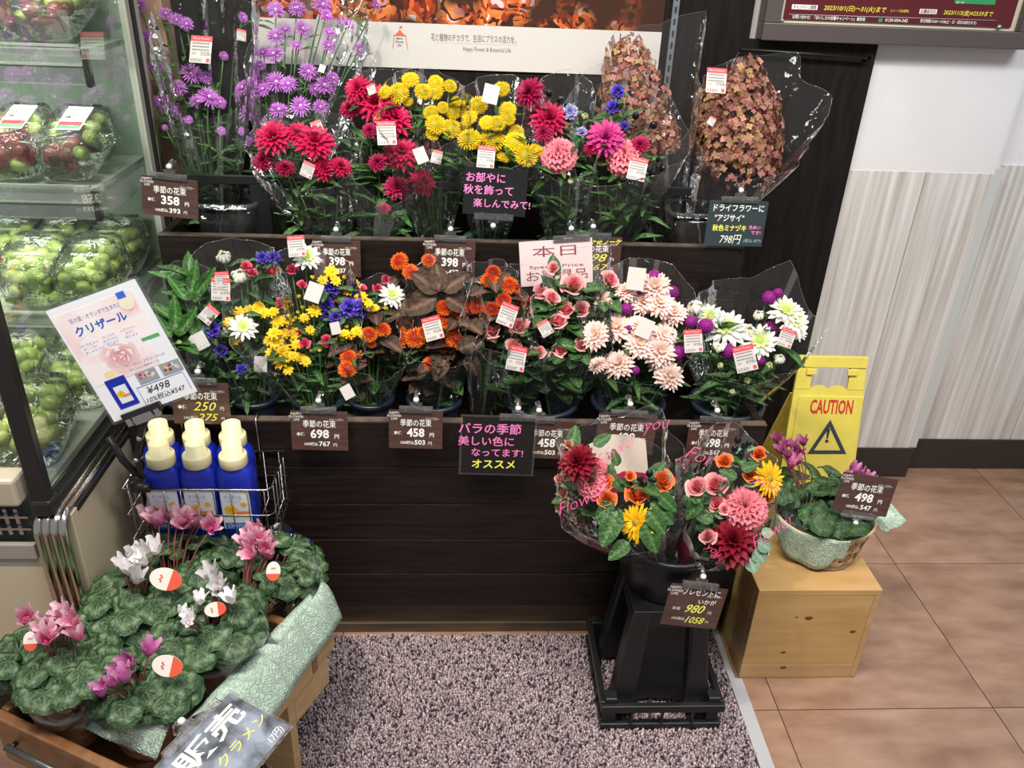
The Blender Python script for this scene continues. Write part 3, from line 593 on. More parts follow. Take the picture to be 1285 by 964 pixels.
def bouquet(name, label, group, bx, by, tier, heads, leaf=None, film_=None, stickers=(), stemc='g', stemr=.0016, extra=None, base=None, Yf=None, rseed=1, faceup=.55, leaves=()):
    rg = random.Random(rseed)
    if base is None: base = V((at(bx, 505, 1.44).x, 1.455, .462)) if tier == 1 else V((at(bx, 290, 1.76).x, 1.785 if bx < 350 else 1.70, .722))
    base = V(base); r = thing(name, label, 'bouquet', base, group)
    Yf = Yf or ((lambda py: 1.40+(505-py)/185*.15) if tier == 1 else ((lambda py: 1.765+(290-py)/290*.13) if bx < 350 else (lambda py: 1.665+(290-py)/290*.17)))
    stems = []
    cx = sum(h[1] for h in heads)/len(heads) if heads else bx
    for i, h in enumerate(heads):
        kind, px, py, d = h[:4]; o = h[4] if len(h) > 4 else {}
        p = at(px, py, Yf(py)+o.get('dy', rg.uniform(-.012, .012))); sz = d*.5*pxm(p)*1.17
        out = V(((px-cx)*pxm(p), 0, 0)); n = tocam(p)*.75+V((0, 0, faceup))+out*5+V((rg.uniform(-.22, .22), rg.uniform(-.2, .2), rg.uniform(-.1, .2)))
        if 'n' in o: n = RT*o['n'][0]+UP*o['n'][1]-FW*o['n'][2]
        if kind.startswith('cyc'): n = V((rg.uniform(-.35, .35), rg.uniform(-.35, .2), 1))
        n.normalize(); put(FNAME[kind], FL[kind][i % len(FL[kind])], r, p-base, face_q(n, rg.uniform(0, 6.28)), sz)
        end = p-n*sz*.15; mid = base*.45+end*.55-n*.02+V((0, 0, -.01)); m2 = base*.15+end*.85-n*.02
        b0 = base+V((rg.uniform(-.02, .02), rg.uniform(-.02, .02), 0)); pts = [b0, mid, m2, end]
        b = MB(base); c = STEMC['b' if kind == 'berry' else stemc]; b.tube(pts, stemr if kind not in ('berry', 'yellowbud', 'greenbud') else stemr*.6, 5, cols=[jit(c, .2, rg)]*4); b.build('stem', LEAF, r); stems.append(pts)
    if leaf:
        for kind, cnt, lo, hi, sz in leaf:
            cnt = int(cnt*1.6) if tier < 3 else cnt
            for k in range(cnt):
                pts = rg.choice(stems); t = rg.uniform(lo, hi)*2.999; i = int(t); f = t-i; p = pts[i].lerp(pts[i+1], f)
                a = rg.uniform(0, 2*PI); dr = V((math.cos(a), math.sin(a)*.8-.25, rg.uniform(-.1, .9)))
                leaf_at(r, kind, p, dr, V((0, -.3, 1)), sz*rg.uniform(.7, 1.25), base)
    for (kind, x0, y0, x1, y1, *dy) in leaves:
        p = at(x0, y0, Yf(y0)-(dy[0] if dy else .015)); pm = pxm(p); ln_ = math.hypot(x1-x0, y1-y0)*pm; dr = RT*(x1-x0)-UP*(y1-y0)
        leaf_at(r, kind, p, dr.normalized()+tocam(p)*rg.uniform(-.1, .35), tocam(p)+V((0, 0, .5)), ln_*1.1, base)
    if film_:
        rc, hw, yb, yf, *k = film_; kw = dict(k[0]) if k else {}
        Yc = kw.pop('Yc', 1.47 if tier == 1 else 1.81 if bx < 350 else 1.74); dd = kw.pop('dd', .085)
        b0 = base+V((0, 0, .03)); wrap(r, base, b0, rc, hw, yb, yf, Yc, dd, seed=rseed+20, **kw)
    for s in stickers:
        px, py, wpx, rot, *k = s; back = k and k[0]; p = at(px, py, Yf(py)-.03); pm = pxm(p); n = (tocam(p)+V((rg.uniform(-.45, .45), 0, rg.uniform(.1, .6)))).normalized()
        x = (RT-n*RT.dot(n)).normalized(); q = basis_q(x, UP) @ Quaternion((0, 0, 1), math.radians(-rot))
        so = put('price_sticker', STKB if back else STK, r, p-base, q, wpx*pm*.88)
        if not back: sticker_text(so, '358' if rseed < 3 else '398' if rseed < 7 else '898' if rseed < 9 else '698' if rseed < 14 else '458' if rseed < 19 else '498')
    if extra: extra(r, base, rg)
    return r
T2, T1 = 'bouquets on the upper tier', 'bouquets on the lower tier'
def H(kind, *pts): return [(kind, *p) for p in pts]
bouquet('aster_bouquet', 'tall purple aster bouquet at the left end of the upper tier', T2, 270, 285, 2,
    H('aster', (175, 8, 20), (182, 48, 24), (208, 17, 18), (222, 25, 18), (234, 30, 18), (240, 92, 26), (224, 110, 22), (193, 128, 18), (208, 134, 18), (262, 122, 28), (248, 128, 20), (187, 85, 14), (219, 140, 16), (278, 164, 12), (207, 160, 9), (305, 22, 14), (281, 70, 12), (258, 97, 16), (199, 84, 12), (276, 128, 16), (236, 150, 12)),
    [('lance', 44, .3, .95, .05), ('lance', 14, .05, .35, .07)], ((252, 60), 66, -30, 150, dict(ripple=.008)), [(252, 62, 31, 5), (303, 44, 13, 2)], rseed=1)
bouquet('aster_bouquet', 'purple aster bouquet in front of the poster slogan band', T2, 335, 285, 2,
    H('aster', (346, 12, 22), (373, 10, 22), (405, 6, 26), (410, 20, 18), (380, 36, 22), (346, 46, 24), (358, 37, 16), (372, 57, 16), (344, 68, 26), (330, 66, 18), (413, 41, 16), (412, 57, 18), (437, 30, 18), (451, 63, 18), (387, 90, 24), (347, 103, 26), (334, 99, 20), (330, 112, 20), (311, 142, 28), (362, 105, 22), (407, 107, 24), (377, 133, 26), (402, 134, 20), (350, 138, 24), (317, 122, 20), (472, 7, 14), (305, 164, 14), (327, 82, 16), (418, 98, 18), (395, 112, 18), (305, 110, 22), (345, 155, 16), (310, 178, 16)),
    [('lance', 46, .3, .95, .045), ('green', 10, .1, .4, .05)], ((390, 60), 78, -35, 165, dict(ripple=.008)), [(318, 74, 9, 22, 1), (404, 86, 9, 18, 1), (398, 160, 16, -20)], rseed=2)
bouquet('chrysanthemum_bouquet', 'crimson chrysanthemum bouquet in front of the purple asters', T2, 425, 290, 2,
    H('crimson', (343, 173, 44), (395, 180, 48), (405, 213, 32), (427, 210, 28), (374, 168, 30)) + H('deepcrimson', (331, 202, 28), (358, 211, 24)),
    [('green', 18, .25, .9, .06), ('lance', 14, .05, .6, .08)], ((385, 190), 72, 135, 238), [(386, 213, 18, 18)], rseed=3)
bouquet('chrysanthemum_bouquet', 'crimson chrysanthemum bouquet beside the yellow buttons', T2, 475, 295, 2,
    H('crimson', (450, 112, 34), (472, 131, 48), (494, 149, 46), (504, 194, 46), (530, 229, 34)) + H('deepcrimson', (439, 137, 26), (464, 164, 20), (474, 204, 24), (498, 236, 32), (482, 262, 16)),
    [('green', 22, .25, .9, .06), ('lance', 16, .05, .6, .08)], ((490, 165), 62, 80, 250), [(485, 167, 27, -3), (528, 195, 18, -25, 1), (466, 112, 12, -20)], rseed=4)
bouquet('button_chrysanthemum_bouquet', 'yellow button chrysanthemum bouquet below the tent logo', T2, 548, 292, 2,
    H('yellow', (515, 100, 22), (547, 103, 19), (483, 116, 18), (500, 117, 28), (531, 115, 22), (545, 114, 24), (565, 108, 17), (541, 141, 20), (556, 135, 15), (568, 139, 22), (573, 127, 14), (547, 156, 27), (567, 162, 26), (543, 168, 18), (512, 128, 13)),
    [('lance', 40, .1, .85, .06), ('green', 14, .3, .9, .05)], ((532, 130), 58, 85, 190), [(548, 197, 15, 12), (616, 118, 22, 12, 1)], rseed=5)
bouquet('button_chrysanthemum_bouquet', 'yellow button chrysanthemum bouquet above the black chalk card', T2, 612, 300, 2,
    H('yellow', (600, 132, 24), (590, 147, 18), (611, 154, 20), (589, 175, 30), (606, 181, 22), (615, 172, 24), (629, 112, 22), (637, 138, 22), (637, 148, 20), (624, 155, 22), (620, 176, 30), (646, 178, 28), (660, 195, 30), (648, 166, 20), (634, 194, 22), (673, 188, 18)),
    [('lance', 40, .1, .85, .06), ('green', 12, .3, .9, .05), ('olive', 5, .7, .98, .04)], ((625, 150), 55, 95, 215), [(610, 197, 25, 6)], rseed=6)
bouquet('mixed_bouquet', 'bouquet of crimson chrysanthemums with one pink carnation and pale gentian', T2, 705, 290, 2,
    H('deepcrimson', (665, 117, 38), (682, 167, 24)) + H('crimson', (689, 150, 46)) + H('carnation', (701, 194, 44)) + H('whitegentian', (715, 141, 30), (730, 166, 20)) + H('berry', (689, 117, 9), (703, 125, 9), (711, 132, 7), (707, 158, 7)) + H('greenbud', (734, 146, 11), (716, 228, 9)),
    [('green', 26, .2, .85, .06), ('lance', 16, .05, .6, .08), ('olive', 4, .8, .98, .04)], ((705, 165), 48, 85, 225), [], rseed=7)
bouquet('mixed_bouquet', 'bouquet of magenta chrysanthemum, pink carnation and blue gentian by the hydrangea', T2, 760, 290, 2,
    H('magenta', (760, 174, 46)) + H('carnation', (784, 197, 46)) + H('deepcrimson', (803, 182, 24), (742, 186, 20)) + H('gentian', (775, 115, 26), (769, 135, 26), (784, 158, 18)) + H('berry', (798, 145, 10), (820, 157, 10), (832, 212, 9), (818, 218, 9), (826, 200, 7)),
    [('green', 26, .2, .85, .06), ('lance', 14, .05, .6, .08), ('olive', 5, .3, .8, .06)], ((775, 175), 72, 85, 235, dict(peaks=((0, 22, 5, .5),))), [(800, 212, 26, 12)], rseed=8)
# dried hydrangeas
def panicle(r, org, pts, n, seed, name='hydrangea_panicle'):
    rg = random.Random(seed); b = MB(org); cols = ((.34, .13, .10), (.42, .26, .12), (.36, .15, .16), (.46, .22, .17), (.28, .09, .07))
    for i in range(n):
        t = rg.random()**.62; k = t*(len(pts)-1); j = min(int(k), len(pts)-2); f = k-j
        c = V(pts[j][0]).lerp(V(pts[j+1][0]), f); R = pts[j][1]*(1-f)+pts[j+1][1]*f
        a = rg.uniform(0, 2*PI); d = V((math.cos(a), math.sin(a)*.8, rg.uniform(-.3, .7))).normalized(); p = c+d*R*rg.uniform(.78, 1.05)
        nn = (d+V((rg.uniform(-.5, .5), rg.uniform(-.5, .5), rg.uniform(-.5, .5)))).normalized(); x = nn.orthogonal().normalized(); y = nn.cross(x); a0 = rg.random()*6; col = jit(rg.choice(cols), .3, rg); s = rg.uniform(.006, .009)
        for q in range(4):
            aa = a0+q*PI/2; u = x*math.cos(aa)+y*math.sin(aa); w2 = -x*math.sin(aa)+y*math.cos(aa); cc = jit(col, .15, rg)
            i0 = b.vert(p, lerp(cc, (.5, .4, .2), .25)); i1 = b.vert(p+u*s*.6+w2*s*.45+nn*s*.2, cc); i2 = b.vert(p+u*s*1.05+nn*s*.05, cc); i3 = b.vert(p+u*s*.6-w2*s*.45+nn*s*.2, cc); b.face((i0, i1, i2, i3))
    return tag(b.build(name, vmat('dried_petal', .75, .15, spec=.15), r), kind='stuff')
def hydr(label, bx, parts, film_, stickers, seed):
    base = V((at(bx, 290, 1.76).x, 1.80, .722)); r = thing('dried_hydrangea_bouquet', label, 'bouquet', base, T2)
    for k, (p0, p1, r0, r1, r2, Y, n) in enumerate(parts):
        A = at(*p0, Y); C_ = at(*p1, Y-.02); m = A.lerp(C_, .55); panicle(r, base, [(A, r0), (m, r1*1.2), (C_, r2*1.2)], int(n*2.6), seed+k)
        b = MB(base); b.tube([base+V((.01*k, 0, 0)), base.lerp(C_, .5), C_, A], [.0035, .003, .0028, .001], 6, cols=[(.10, .045, .025)]*4); b.build('stem', LEAFM, r)
    rc, hw, yb, yf, kw = film_; wrap(r, base, base+V((0, 0, .03)), rc, hw, yb, yf, kw.pop('Yc', 1.82), kw.pop('dd', .075), seed=seed+9, **kw)
    for (px, py, wpx, rot, Y) in stickers:
        p = at(px, py, Y); q = basis_q(RT, UP) @ Quaternion((0, 0, 1), math.radians(-rot)); sticker_text(put('price_sticker', STK, r, p-base, q, wpx*pxm(p)), '798')
    return r
hydr('tall dried hydrangea bouquet overlapping the white slogan band', 842, [((790, 48), (798, 190), .02, .068, .055, 1.885, 520), ((828, 140), (838, 186), .018, .03, .02, 1.86, 120)], ((812, 120), 62, 30, 200, dict(peaks=((.75, 30, -45, .6),))), [], 50)
hydr('dried hydrangea bouquet in the clear vase by the slate card', 880, [((938, 74), (925, 214), .022, .072, .076, 1.84, 640), ((893, 118), (890, 165), .018, .032, .02, 1.85, 130)], ((948, 150), 74, 70, 225, dict(peaks=((.15, 30, -15, .45), (1.1, 20, -10, .4)))), [(899, 101, 25, 4, 1.74), (893, 152, 9, 30, 1.75)], 60)
# lower tier
bouquet('foliage_bouquet', 'all-green leafy bouquet beside the grape showcase', T1, 242, 500, 1,
    H('greenbud', (240, 345, 8), (215, 395, 8), (258, 385, 8), (225, 430, 8), (250, 440, 8), (205, 420, 8)),
    [('lily', 46, .45, 1., .075), ('lily', 14, .2, .5, .07)], ((238, 400), 50, 330, 440), [], rseed=11, leaves=[('lily', 240, 375, 245, 328), ('lily', 244, 375, 268, 335), ('lily', 236, 378, 212, 348), ('lily', 222, 420, 218, 372), ('lily', 225, 422, 245, 385), ('lily', 216, 425, 196, 395), ('lily', 254, 425, 262, 380), ('lily', 250, 430, 240, 392), ('lily', 230, 460, 205, 440), ('lily', 240, 460, 262, 440), ('lily', 215, 455, 198, 470)])
for args in (
  ('mixed bouquet with three white buds and blue gentian, second from the showcase', 318, H('whitebud', (281, 323, 22), (301, 347, 25)) + H('whitemum', (305, 411, 32)) + H('gentian', (265, 414, 34), (329, 324, 24), (344, 323, 24), (277, 441, 26), (303, 464, 22)) + H('carnbud', (308, 334, 15), (316, 342, 13), (338, 341, 13)) + H('daisy', (300, 393, 16), (288, 404, 15), (313, 389, 14), (283, 418, 14), (325, 385, 14), (297, 427, 13)),
   [('green', 30, .25, .95, .055), ('lance', 10, .1, .6, .06)], ((297, 385), 66, 300, 450), [(277, 363, 26, -8), (262, 395, 20, 35), (251, 428, 20, -30, 1), (279, 352, 20, -8)], 12),
  ('mixed bouquet with a dense yellow spray cluster and blue gentian above the 698 card', 400, H('daisy', (349, 404, 18), (360, 402, 17), (344, 418, 18), (367, 419, 19), (347, 430, 18), (341, 443, 17), (355, 440, 19), (353, 454, 19), (368, 447, 16), (378, 450, 16), (384, 454, 13), (362, 464, 13), (338, 428, 15), (329, 459, 14), (382, 399, 13), (394, 390, 18), (322, 387, 15), (331, 393, 15), (416, 341, 18), (421, 352, 13), (405, 352, 13), (342, 392, 15), (372, 433, 15), (357, 418, 15), (389, 414, 12)) + H('yellowbud', (374, 392, 7), (380, 386, 7), (371, 399, 6), (386, 405, 6), (392, 420, 6), (375, 372, 7), (392, 348, 7), (345, 470, 7), (432, 348, 7), (366, 383, 6), (390, 440, 6), (401, 440, 6)) + H('gentian', (416, 361, 34), (409, 382, 30), (410, 396, 26), (439, 387, 38), (452, 392, 32), (421, 399, 24)) + H('whitemum', (385, 323, 34)) + H('carnbud', (347, 341, 16), (366, 338, 16), (379, 357, 13), (352, 380, 17), (375, 417, 10), (382, 430, 15), (410, 427, 18)),
   [('green', 34, .3, .95, .055), ('lance', 12, .1, .6, .06)], ((372, 395), 88, 310, 470, dict(dd=.1)), [(372, 309, 24, -8), (394, 367, 22, 18, 1), (327, 457, 18, -6, 1)], 13),
  ('small bouquet of orange pompons with brown leaves and one white flower', 465, H('orange', (463, 420, 21), (481, 414, 19), (437, 448, 20), (436, 463, 23), (466, 431, 12)) + H('whitemum', (492, 371, 30)) + H('carnbud', (484, 350, 12), (474, 361, 13), (452, 362, 15)) + H('daisy', (432, 419, 14), (447, 416, 14), (437, 365, 13), (453, 373, 16), (470, 387, 13), (440, 421, 12), (462, 380, 12)) + H('yellowbud', (424, 415, 8), (430, 426, 8), (435, 410, 7), (484, 387, 8)),
   [('brown', 24, .35, .95, .05), ('green', 12, .3, .9, .05), ('rose', 6, .05, .4, .05)], ((468, 415), 48, 345, 475), [(436, 492, 16, -35, 1), (421, 412, 14, -14, 1)], 14),
  ('orange pompon bouquet with a star of large brown leaves behind the 458 card', 545, H('orange', (501, 328, 23), (515, 341, 20), (538, 327, 18), (558, 386, 22), (563, 403, 27), (580, 394, 20), (521, 424, 27), (532, 418, 18), (572, 425, 28), (541, 458, 23), (556, 434, 19)),
   [('brown', 34, .4, .98, .055), ('green', 16, .2, .9, .05), ('rose', 8, .05, .4, .05)], ((555, 395), 54, 315, 460), [(543, 412, 27, -12)], 15, [('brown', 552, 368, 520, 340), ('brown', 552, 366, 548, 332), ('brown', 556, 366, 585, 342), ('brown', 550, 374, 505, 388), ('brown', 558, 374, 592, 388), ('brown', 575, 440, 605, 425), ('brown', 585, 445, 600, 470), ('brown', 560, 450, 545, 475)]),
  ('orange pompon bouquet between the brown leaves and the pink roses', 605, H('red', (619, 342, 19), (632, 377, 20), (617, 388, 20), (598, 385, 19)) + H('orange', (614, 351, 22), (639, 358, 22)),
   [('brown', 18, .5, .98, .05), ('green', 14, .2, .9, .05)], ((618, 375), 40, 325, 440), [(637, 395, 26, 18)], 16),
  ('pink rose bouquet above the pink chalk rose card', 655, H('pinkrose', (617, 414, 23), (652, 409, 24), (645, 433, 21), (662, 442, 22), (679, 365, 20), (693, 373, 21), (669, 404, 18), (677, 441, 16)),
   [('rose', 52, .15, .93, .05)], ((650, 405), 50, 335, 465), [(648, 450, 28, 6), (684, 412, 18, -28)], 17),
  ('pink rose bouquet leaning to the right of the pink special-price card', 705, H('pinkrose', (720, 357, 30), (711, 388, 21), (701, 402, 24), (729, 388, 21), (730, 432, 20), (704, 440, 16), (766, 350, 23), (694, 336, 16), (757, 378, 16)),
   [('rose', 52, .15, .93, .05)], ((718, 395), 52, 315, 455, dict(peaks=((.9, 12, -20, .5),))), [], 18),
  ('pale pink chrysanthemum bouquet with purple globe amaranths', 790, H('palemum', (774, 412, 40), (747, 421, 36), (822, 361, 38), (827, 382, 38), (806, 381, 30), (845, 393, 32), (785, 367, 28), (803, 432, 38), (828, 442, 40), (833, 422, 34), (777, 458, 38), (751, 458, 22), (840, 473, 36), (830, 455, 32), (756, 376, 24), (800, 408, 26)) + H('gomphrena', (786, 388, 14), (802, 362, 14), (821, 347, 15), (843, 367, 16), (788, 449, 17), (851, 443, 18), (867, 404, 14), (790, 412, 9), (796, 465, 12)),
   [('green', 34, .2, .85, .055), ('lance', 12, .1, .6, .06)], ((800, 405), 72, 325, 485, dict(dd=.1)), [(798, 350, 26, 12, 1), (809, 412, 22, 25, 1)], 19),
  ('white chrysanthemum bouquet with purple globe amaranths at the stand corner', 915, H('whitemum', (911, 414, 50), (891, 398, 32), (985, 391, 42), (997, 404, 36), (953, 429, 42), (1000, 416, 24)) + H('whitebud', (940, 417, 24), (872, 386, 24), (952, 396, 17), (902, 437, 15), (978, 451, 17), (905, 400, 14)) + H('greenbud', (965, 459, 12), (938, 478, 11), (904, 459, 10), (919, 492, 9), (932, 465, 11)) + H('gomphrena', (886, 409, 18), (915, 441, 19), (965, 374, 16), (966, 414, 19), (976, 368, 11), (953, 452, 13), (868, 404, 13)),
   [('green', 30, .2, .85, .055), ('lance', 22, .1, .7, .07)], ((940, 415), 78, 345, 480, dict(peaks=((1.0, 12, -30, .5), (0, 20, 0, .5)), dd=.09)), [(987, 424, 21, 22), (935, 450, 30, -8), (870, 428, 26, -3)], 20)):
    lab, bx, hd, lf, fm, stk, sd = args[:7]
    bouquet('rose_bouquet' if 'rose b' in lab else 'mixed_bouquet' if 'mixed' in lab else 'chrysanthemum_bouquet', lab, T1, bx, 505, 1, hd, lf, fm, stk, rseed=sd, leaves=args[7] if len(args) > 7 else ())
# ------------------------------------------------------------------ buckets and vases in the trays
NAVY = mat('navy_bucket', (.012, .018, .032), .35); BLUEB = mat('blue_bucket', (.02, .07, .16), .35); BLKB = mat('black_bucket', (.007, .007, .008), .4)
def bucket(label, x, y, z, r0, r1, h, m, sq=None, water=True, group=None, rimm=None, name='flower_bucket'):
    t = thing(name, label, 'bucket', (x, y, z), group)
    b = MB(); rg_ = b.lathe([(r0*.9, .002), (r0, .004), (r0+(r1-r0)*.5, h*.5), (r1, h), (r1-.004, h), (r0-.003, .008)], 32, None, 0, sq); b.disc(rg_[0], 0, True); b.disc(rg_[-1]); b.build('bucket_body', m, t)
    b = MB(); b.lathe([(r1, h-.012), (r1+.004, h-.011), (r1+.005, h-.002), (r1+.003, h+.001), (r1-.003, h+.001), (r1-.004, h-.004)], 32, None, 0, sq); b.build('bucket_rim', rimm or m, t)
    return t
names = {242: 'dark navy bucket under the all-green foliage bouquet', 318: 'dark navy bucket under the white bud bouquet', 400: 'dark navy bucket behind the 698 card', 465: 'dark navy bucket under the small brown-leaf bouquet', 545: 'dark navy bucket under the orange pompon bouquet', 655: 'dark navy bucket under the pink roses', 790: 'dark navy bucket under the pale pink chrysanthemums', 915: 'dark navy bucket under the white chrysanthemums'}
for bx, lab in names.items():
    x = at(bx, 505, 1.44).x; r = .052 if bx not in (655, 790, 915) else .072
    if bx == 318: x += .0
    if bx == 655: x += .04
    bucket(lab, x, 1.455, .4525, r*.8 if bx not in (318, 465) else .036, r if bx not in (318, 465) else .042, .085, NAVY, group='buckets on the lower tier')
for bx, m, lab in ((430, BLKB, 'black bucket under the crimson chrysanthemums'), (548, BLKB, 'black bucket behind the 398 card'), (608, BLUEB, 'blue bucket behind the black chalk card clip'), (732, BLKB, 'black bucket under the gentian bouquets')):
    bucket(lab, at(bx, 290, 1.76).x, 1.702, .7125, .036, .043, .08, m, group='buckets on the upper tier')
VASE = film('clear_vase', .012, 1.3, (.93, .95, .95), .03, .1, 30)
bucket('clear plastic vase under the tall purple asters', at(290, 290, 1.76).x, 1.785, .7125, .055, .066, .13, VASE, 5, group='buckets on the upper tier', rimm=ACRYL, name='clear_vase')
bucket('clear plastic vase holding the dried hydrangea stems', at(870, 290, 1.76).x, 1.795, .7125, .05, .058, .13, VASE, 5, group='buckets on the upper tier', rimm=ACRYL, name='clear_vase')
# ------------------------------------------------------------------ cards on the stand
PC = 'brown price cards'
def pcard(lab, tl, tr, bl, Y, lines, **k): return card('price_card', lab, 'price card', tl, tr, bl, Y, Y+k.pop('lean', -.008), BRN, lines, k.pop('clip', 'top'), group=PC, **k)
pcard('brown price card reading 358 clipped at the upper tier left end', (177, 219), (248, 227), (175, 268), 1.625, price_lines('358', '393'))
pcard('brown 398 price card half hidden behind the white-bud bouquets', (392, 300), (452, 302), (391, 346), 1.625, price_lines('398', '437'))
pcard('brown 398 price card clipped above the orange pompons', (533, 299), (597, 302), (531, 348), 1.62, price_lines('398', '437'))
pcard('brown price card with yellow handwriting behind the pink special-price card', (706, 296), (781, 298), (706, 342), 1.628, hand_lines('898', '967')+[('洋花ブーケ', .22, .36, .17, YELINK, dict(shear=.3, bold=.02))])
pcard('brown price card with handwritten 250 above the blue bottles', (213, 479), (286, 481), (211, 531), 1.322, hand_lines('250', '275'))
pcard('brown price card reading 698 on the stand front', (364, 515), (436, 517), (362, 564), 1.322, price_lines('698', '767'))
pcard('brown 458 price card alone on the stand front under the orange pompons', (488, 514), (556, 516), (486, 562), 1.322, price_lines('458', '503'))
pcard('brown 458 price card half behind the pink chalk rose card', (655, 527), (722, 530), (652, 574), 1.328, price_lines('458', '503'), clipx=.3)
pcard('brown 498 price card behind the film of the orange rose gift bouquet', (752, 518), (826, 522), (750, 568), 1.322, price_lines('498', '547'))
pcard('brown 498 price card behind the dahlia gift bouquet film', (866, 527), (930, 529), (864, 575), 1.322, price_lines('498', '547'))
card('chalk_card', 'black card with pink chalk autumn message under yellow flowers', 'message card', (583, 209), (663, 214), (581, 268), 1.635, 1.625, BLKC, [('お部やに', -.16, .28, .22, PINKINK, dict(bold=.01)), ('秋を飾って', -.1, .02, .22, PINKINK, dict(bold=.01)), ('楽しんでみて!', .12, -.26, .2, PINKINK, dict(bold=.01))], 'bottom', brand=False)
card('chalk_card', 'clear-sleeved black card with pink writing about rose season', 'message card', (581, 523), (672, 526), (577, 593), 1.312, 1.304, BLKC, [('バラの季節', -.12, .29, .2, PINKINK, dict(bold=.012)), ('美しい色に', -.16, .07, .18, PINKINK, dict(bold=.012)), ('なってます!', .0, -.13, .16, PINKINK, dict(bold=.012)), ('オススメ', -.04, -.34, .18, YELINK, dict(bold=.02))], 'top', clipw=.5, clipx=.75, brand=False, laminate=True)
card('chalk_card', 'slate grey hydrangea card with white and yellow handwriting', 'message card', (891, 251), (965, 253), (888, 308), 1.63, 1.625, SLATE, [('ドライフラワーに', 0, .33, .17, WHITE, dict(width=.86, bold=.015)), ('"アジサイ"', -.13, .11, .17, WHITE, dict(width=.5, bold=.015)), ('秋色ミナヅキ', -.1, -.11, .15, YELINK, dict(width=.58, bold=.02)), ('798円', -.07, -.36, .24, WHITE, dict(width=.37, shear=.2)), ('色あい', .33, -.08, .09, PINKINK, dict(bold=.02)), ('です!', .36, -.2, .1, PINKINK, dict(bold=.02)), ('(税込 877)', .32, -.38, .09, mat('chalk_blue', (.3, .5, .6), .6))], 'top', brand=False)
MRN = mat('print_maroon', (.25, .06, .08), .6)
card('special_price_card', 'pale pink special-price card standing behind the roses', 'message card', (651, 304), (743, 298), (655, 360), 1.60, 1.592, PINKC, [('本日', 0, .24, .26, MRN, dict(width=.6)), ('Special Price', 0, -.08, .10, MRN, dict(width=.75)), ('お買得品', 0, -.30, .26, MRN, dict(width=.85))], 'top', clipx=.72, clipw=.5, brand=False)
# ------------------------------------------------------------------ black pedestal, bucket and gift bouquets
BP = mat('black_plastic', (.009, .009, .010), .38)
ZT = at(835, 772, 1.125).z; QC = V((.388, 1.203, 0))
pd = thing('black_plastic_pedestal', 'upturned black plastic crate used as a pedestal on the carpet', 'pedestal', (QC.x, QC.y, .004))
PO = V((QC.x, QC.y, .004))
def ring(z0, z1, hx, hy, t, name):
    b = MB()
    for lo, hi in (((-hx, -hy), (hx, -hy+t)), ((-hx, hy-t), (hx, hy)), ((-hx, -hy+t), (-hx+t, hy-t)), ((hx-t, -hy+t), (hx, hy-t))): b.box((*lo, z0), (*hi, z1))
    bevel(b.build(name, BP, pd, False), .002)
ring(0.002, .020, .118, .118, .012, 'lower_flange'); ring(.052, .070, .120, .120, .012, 'upper_flange')
hb, ht, th = .098, .071, ZT-.004
for sx in (-1, 1):
    for sy in (-1, 1):
        b = MB(); w0, w1 = .046, .034
        def cc(h, w, z): return [b.vert((sx*x, sy*y, z)) for x, y in ((h, h), (h-w, h), (h-w, h-w), (h, h-w))]
        r0 = cc(hb, w0, .02); r1 = cc(ht, w1, th-.002); fl_ = sx*sy < 0
        for k in range(4):
            q = (r0[k], r0[(k+1) % 4], r1[(k+1) % 4], r1[k]); b.face(q if not fl_ else q[::-1])
        b.face(r1); bevel(b.build('corner_column', BP, pd, False), .004)
        boxo('column_foot', (sx*.1-.012, sy*.1-.012, .018), (sx*.1+.012, sy*.1+.012, .082), BP, pd, .003)
for k in range(4):
    R = Matrix.Rotation(k*PI/2, 4, 'Z'); b = MB(); y0 = -hb+.012; y1 = -ht+.006
    b.box((-.062, -ht+.002, th-.04), (.062, -ht+.007, th-.004), 0, R); b.build('top_bar', BP, pd, False)
    b = MB()
    def fn(u, v, R=R): return R @ V(((u-.5)*(.125+.03*(1-v)), y0+(y1-y0)*v+.012+.018*math.cos((u-.5)*PI), .022+(th-.07)*v+.012*math.sin(u*PI)*v))
    b.grid(fn, 8, 4); b.build('recessed_panel', BP, pd)
    for x in (-.06, 0, .06):
        b = MB(); b.box((x-.002, -.120, .020), (x+.002, -.112, .052), 0, R); b.build('flange_rib', BP, pd, False)
boxo('top_plate', (-ht, -ht, th-.004), (ht, ht, th), BP, pd, .003)
bk = bucket('round black bucket on the black plastic pedestal', QC.x, QC.y+.012, ZT+.0005, .068, .088, .115, BP)
MAGP = mat('magenta_paper', (.42, .015, .09), .6); CRMP = mat('cream_paper', (.74, .62, .54), .65)
PINKL = mat('film_print_pink', (.72, .08, .25), .4)
GB = V((QC.x, QC.y, ZT+.02))
